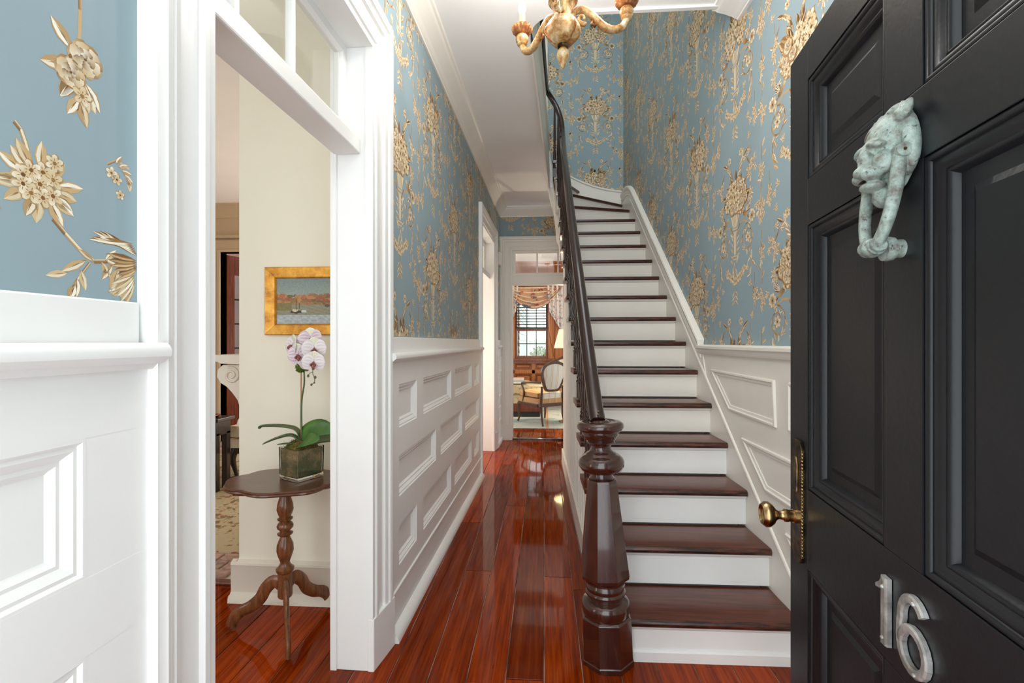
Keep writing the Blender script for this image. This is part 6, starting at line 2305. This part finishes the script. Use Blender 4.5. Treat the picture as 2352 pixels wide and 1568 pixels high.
# rug
mb = MB(); mb.box(-2.0, 0.62, 7.07, 10.0, 0.021, 0.032)
rug = tag(mb.build('area_rug', 'rug_s', bevel=0.004), 'pale blue-grey rug under the study chairs', 'rug')
mb = MB(); mb.box(0.02, 0.07, 7.08, 9.9, 0.0318, 0.0326); place('border_band', mb.mesh('border_band', M['seat_fab']), rug)
FZ = 0.0345
def study_chair(loc, rz, label):
    t = empty('study_armchair', loc, rz)
    tag(t, label, 'chair', 'matching walnut armchairs in the study')
    Mx = Matrix.Translation(loc) @ Matrix.Rotation(rz, 4, 'Z')
    X = lambda x_, y_, z_: Mx @ Vector((x_, y_, z_))
    # local: faces +y, back at y = -0.25
    def bk(z): return -0.25 - 0.16 * max(0, (z - 0.40))
    def outline(k, n=40):
        pts = []
        for i in range(n):
            a = 2 * PI * i / n
            x_ = math.cos(a); z_ = math.sin(a)
            e = 0.85 if z_ > 0 else 0.45
            sx = abs(x_) ** e * (1 if x_ >= 0 else -1)
            sz = abs(z_) ** e * (1 if z_ >= 0 else -1)
            w = 0.225 + 0.045 * min(1, max(-1, sz * 1.4)) - 0.02 * max(0, -sz)
            pts.append((sx * w * k, 0.745 + sz * 0.235 * k))
        return pts
    mb = MB()
    o_, i_ = outline(1.0), outline(0.84)
    nn_ = len(o_)
    vs, fs = [], []
    for (pts, dy) in ((o_, 0.0), (o_, 0.035), (i_, 0.035), (i_, 0.0)):
        for x_, z_ in pts:
            crest = 0.035 * math.exp(-((x_) / 0.05) ** 2) if (z_ > 0.9 and pts is o_) else 0
            vs.append(X(x_, bk(z_) + dy, z_ + crest))
    for k in range(4):
        for j in range(nn_):
            j2 = (j + 1) % nn_
            k2 = (k + 1) % 4
            fs.append((k * nn_ + j, k * nn_ + j2, k2 * nn_ + j2, k2 * nn_ + j))
    mb.add(vs, fs)
    mb.build('back_frame', 'walnut', t, smooth=50)
    mb = MB()
    i2 = outline(0.86)
    vs = [X(x_, bk(z_) + 0.004, z_) for x_, z_ in i2] + [X(x_, bk(z_) + 0.05, z_) for x_, z_ in outline(0.80)]
    vs += [X(x_ * 0.5, bk(0.735 + (z_ - 0.735) * 0.5) - 0.010, 0.735 + (z_ - 0.735) * 0.5) for x_, z_ in i2]
    vs += [X(0, bk(0.735) - 0.014, 0.735), X(0, bk(0.735) + 0.065, 0.735)]
    fs = []
    for j in range(nn_):
        j2 = (j + 1) % nn_
        fs.append((j, j2, nn_ + j2, nn_ + j))
        fs.append((j, j2, 2 * nn_ + j2, 2 * nn_ + j))
        fs.append((2 * nn_ + j, 2 * nn_ + j2, 3 * nn_))
        fs.append((nn_ + j, nn_ + j2, 3 * nn_ + 1))
    # local coordinates so the stripes follow the chair
    mb.v = [tuple(Mx.inverted() @ Vector(p)) for p in vs]; mb.f = fs
    place('backrest', mb.mesh('backrest', 'chair_fab', 40), t, loc, rot=(0, 0, rz))
    mb = MB(); cush(mb, -0.27, 0.27, -0.26, 0.28, 0.33, 0.42, 0.012)
    place('seat', mb.mesh('seat', 'seat_fab', 60), t, loc, rot=(0, 0, rz))
    mb = MB(); cush(mb, -0.25, 0.25, -0.22, 0.27, 0.42, 0.53, 0.035)
    place('seat_cushion', mb.mesh('seat_cushion', 'seat_fab', 60), t, loc, rot=(0, 0, rz))
    mb = MB(); cush(mb, -0.20, 0.20, -0.245, -0.2, 0.36, 0.50, 0.012)
    place('rear_cushion_edge', mb.mesh('rear_cushion_edge', 'chair_fab', 60), t, loc, rot=(0, 0, rz))
    mb = MB()
    for a, b, c, d in ((-0.27, 0.27, -0.27, -0.235), (-0.27, 0.27, 0.255, 0.285), (-0.28, -0.25, -0.26, 0.28), (0.25, 0.28, -0.26, 0.28)):
        mb.box(a, b, c, d, 0.285, 0.34, X)
    mb.build('seat_rail', 'walnut', t, bevel=0.006)
    for s_ in (-1, 1):
        mb = MB(); mb.tube([X(s_ * 0.205, -0.30, 0.0), X(s_ * 0.20, -0.26, 0.16), X(s_ * 0.21, -0.255, 0.33), X(s_ * 0.205, -0.27, 0.48), X(s_ * 0.20, bk(0.60) + 0.015, 0.60)], [0.014, 0.017, 0.022, 0.02, 0.018], 8)
        mb.v = [(p[0], p[1], max(loc[2], p[2])) for p in mb.v]
        mb.build('leg', 'walnut', t, smooth=60)
        mb = MB(); mb.tube(smooth_path([X(s_ * 0.26, 0.27, 0.32), X(s_ * 0.27, 0.29, 0.22), X(s_ * 0.255, 0.275, 0.10), X(s_ * 0.265, 0.30, 0.012)], 4), [0.026, 0.026, 0.025, 0.024, 0.022, 0.020, 0.018, 0.017, 0.016, 0.015, 0.014, 0.015, 0.016], 8)
        mb.v = [(p[0], p[1], max(loc[2], p[2])) for p in mb.v]
        mb.build('leg', 'walnut', t, smooth=60)
        mb = MB(); mb.tube(smooth_path([X(s_ * 0.23, bk(0.66) + 0.02, 0.66), X(s_ * 0.265, -0.08, 0.655), X(s_ * 0.28, 0.10, 0.64), X(s_ * 0.285, 0.16, 0.62), X(s_ * 0.27, 0.12, 0.50), X(s_ * 0.262, 0.16, 0.34)], 4), 0.016, 8)
        arm_ = mb.build('armrest', 'walnut', t, smooth=60)
        mb = MB(); mb.ball(X(s_ * 0.272, 0.02, 0.664), (0.024, 0.085, 0.018), 12, 8, Matrix.Rotation(rz, 3, 'Z')); mb.build('arm_pad', 'seat_fab', arm_, smooth=180)
    return t
study_chair((-0.03, 7.55, FZ), math.radians(36), 'walnut armchair with striped ivory back turned to the doorway')
study_chair((0.30, 9.30, FZ), math.radians(180 - 25), 'second walnut armchair behind, facing the doorway beside the lamp')
# ottoman with books
ot = empty('ottoman', (-0.75, 8.6, FZ))
tag(ot, 'large fabric-topped ottoman with dark wood plinth by the study chair', 'ottoman')
mb = MB(); cush(mb, -1.25, -0.02, 8.05, 8.95, 0.42, 0.60, 0.04); mb.build('upholstered_top', 'ottoman', ot, smooth=60)
mb = MB(); mb.box(-1.22, -0.05, 8.08, 8.92, 0.25, 0.425); mb.build('upholstered_side', 'ottoman', ot, bevel=0.02)
mb = MB(); mb.box(-1.23, -0.04, 8.07, 8.93, 0.12, 0.26); mb.build('wood_plinth', 'mahog', ot, bevel=0.01)
mb = MB(); mb.box(-1.20, -0.07, 8.10, 8.90, FZ, 0.125); mb.build('base', 'darkwood', ot, bevel=0.01)
def book(x0, x1, y0, y1, z0, z1, mat, label, rz=0.0):
    t = empty('book', ((x0 + x1) / 2, (y0 + y1) / 2, z0))
    tag(t, label, 'book')
    mb = MB(); mb.box(x0, x1, y0, y1, z0, z0 + 0.003); mb.box(x0, x1, y0, y1, z1 - 0.003, z1); mb.box(x0, x0 + 0.003, y0, y1, z0, z1); mb.build('cover', mat, t)
    mb = MB(); mb.box(x0 + 0.003, x1 - 0.004, y0 + 0.004, y1 - 0.004, z0 + 0.003, z1 - 0.003); mb.build('pages', 'book_w', t)
book(-0.60, -0.30, 8.10, 8.36, 0.602, 0.635, 'book_w', 'large white book at the bottom of the stack on the ottoman')
book(-0.57, -0.33, 8.12, 8.34, 0.6355, 0.657, 'book_b', 'black book in the middle of the stack on the ottoman')
book(-0.55, -0.35, 8.13, 8.32, 0.6575, 0.690, 'book_p', 'pale pink book on top of the stack on the ottoman')
# floor lamp with tray
fl = empty('floor_lamp', (0.36, 7.62, 0.021))
tag(fl, 'brass floor lamp with cream shade and small tray beside the study chair', 'lamp')
LX, LY = 0.36, 7.66
def ll(prof, name, mat, seg=28): 
    mb = MB(); mb.lathe(prof, (LX, LY, 0), seg); return mb.build(name, mat, fl, smooth=45)
ll([(0.125, 0.0330), (0.125, 0.045), (0.10, 0.055), (0.03, 0.07), (0.014, 0.09)], 'base', 'copper')
ll([(0.011, 0.08), (0.011, 1.30), (0.008, 1.42)], 'pole', 'brass', 12)
ll([(0.012, 0.330), (0.13, 0.335), (0.145, 0.35), (0.14, 0.352), (0.12, 0.342), (0.012, 0.342)], 'tray', 'bronze')
mb = MB()
mb.lathe([(0.205, 1.215), (0.125, 1.515), (0.123, 1.515), (0.203, 1.215)], (LX, LY, 0), 36)
mb.f = mb.f[:-2]
mb.build('lamp_shade', 'shade', fl, smooth=60)
ll([(0.010, 1.36), (0.022, 1.39), (0.026, 1.41), (0.018, 1.44), (0.0, 1.45)], 'bulb', 'bulb', 12)
add_light('floor_lamp_light', 'POINT', (LX, LY, 1.46), 40, (1.0, 0.88, 0.70), 0.03)

# ================================================================= OUTSIDE THE STUDY WINDOW
mb = MB(); mb.box(-8, 8, SY + 0.3, 30, -0.5, -0.4)
struct(mb.build('floor_garden', 'ground'), 'pale garden ground outside the study window', 'ground')
hs = empty('neighbour_house', (-2.2, 13, -0.4))
tag(hs, 'pale green clapboard house corner outside the study window', 'house')
for i in range(30):
    z = -0.4 + i * 0.16
    mb = MB()
    mb.prism([(0, z), (0.02, z), (0.0, z + 0.165), (-0.02, z + 0.165)], 11.4, 16.0, lambda h, v, t: Vector((-0.60 + h, t, v)))
    mb.build('clapboard', 'siding', hs)
mb = MB(); mb.box(-3, -0.63, 11.42, 16, -0.4, 4.4); mb.build('wall_body', 'siding', hs)
mb = MB(); mb.box(-0.62, -0.50, 15.9, 16.1, -0.4, 4.4); mb.build('corner_board', 'fence', hs, bevel=0.01)
fe = empty('picket_fence', (0.5, 16, -0.4))
tag(fe, 'white picket fence behind garden plants outside the study window', 'fence')
for i in range(25):
    x_ = -0.45 + i * 0.13
    mb = MB(); mb.prism([(x_, -0.4), (x_ + 0.06, -0.4), (x_ + 0.06, 0.98), (x_ + 0.03, 1.06), (x_, 0.98)], 15.2, 15.22, lambda a, b, t: Vector((a, t, b)))
    mb.build('picket', 'fence', fe)
for z in (0.0, 0.75):
    mb = MB(); mb.box(-0.45, 2.9, 15.22, 15.26, z, z + 0.08); mb.build('fence_rail', 'fence', fe)
sh = empty('garden_shed', (0.6, 18, -0.4))
tag(sh, 'low pale outbuilding with metal roof beyond the picket fence', 'shed')
mb = MB(); mb.box(-2, 3.5, 18, 21, -0.4, 1.35); mb.build('wall_body', 'fence', sh)
mb = MB(); mb.prism([(17.6, 1.33), (21.2, 2.4), (21.2, 2.48), (17.6, 1.41)], -2.2, 3.8, lambda y_, z_, t: Vector((t, y_, z_))); mb.build('roof', 'roof', sh)
def shrub(cx, cy, cz, r, h, n, label, seed, group):
    t = empty('garden_shrub', (cx, cy, -0.4))
    tag(t, label, 'shrub', group)
    q = random.Random(seed)
    mb = MB(); mb.tube([(cx, cy, -0.4), (cx + 0.02, cy, cz)], [0.03, 0.015], 6); mb.build('trunk', 'darkwood', t)
    mb = MB()
    for i in range(n):
        d = Vector((q.gauss(0, 1), q.gauss(0, 1), q.gauss(0, 1))).normalized() * q.uniform(0.3, 1.0)
        p = Vector((cx + d.x * r, cy + d.y * r, cz + d.z * h))
        a = Vector((q.uniform(-1, 1), q.uniform(-1, 1), q.uniform(-1, 1))).normalized() * 0.055
        b = a.cross(Vector((q.uniform(-1, 1), q.uniform(-1, 1), q.uniform(-1, 1)))).normalized() * 0.028
        mb.add([p - a, p + b, p + a, p - b], [(0, 1, 2, 3)])
    o = mb.build('foliage', 'shrub', t, fix=False); o['kind'] = 'stuff'
G = 'plants outside the study window'
shrub(-0.15, 14.2, 0.75, 0.32, 0.45, 900, 'low leafy shrub before the picket fence, left of the window middle', 3, G)
shrub(0.42, 14.4, 0.65, 0.28, 0.55, 800, 'low leafy shrub before the picket fence, nearer the right sash edge', 4, G)
shrub(0.30, 13.2, 2.75, 0.6, 0.35, 1500, 'overhanging tree foliage at the top of the study window', 5, G)
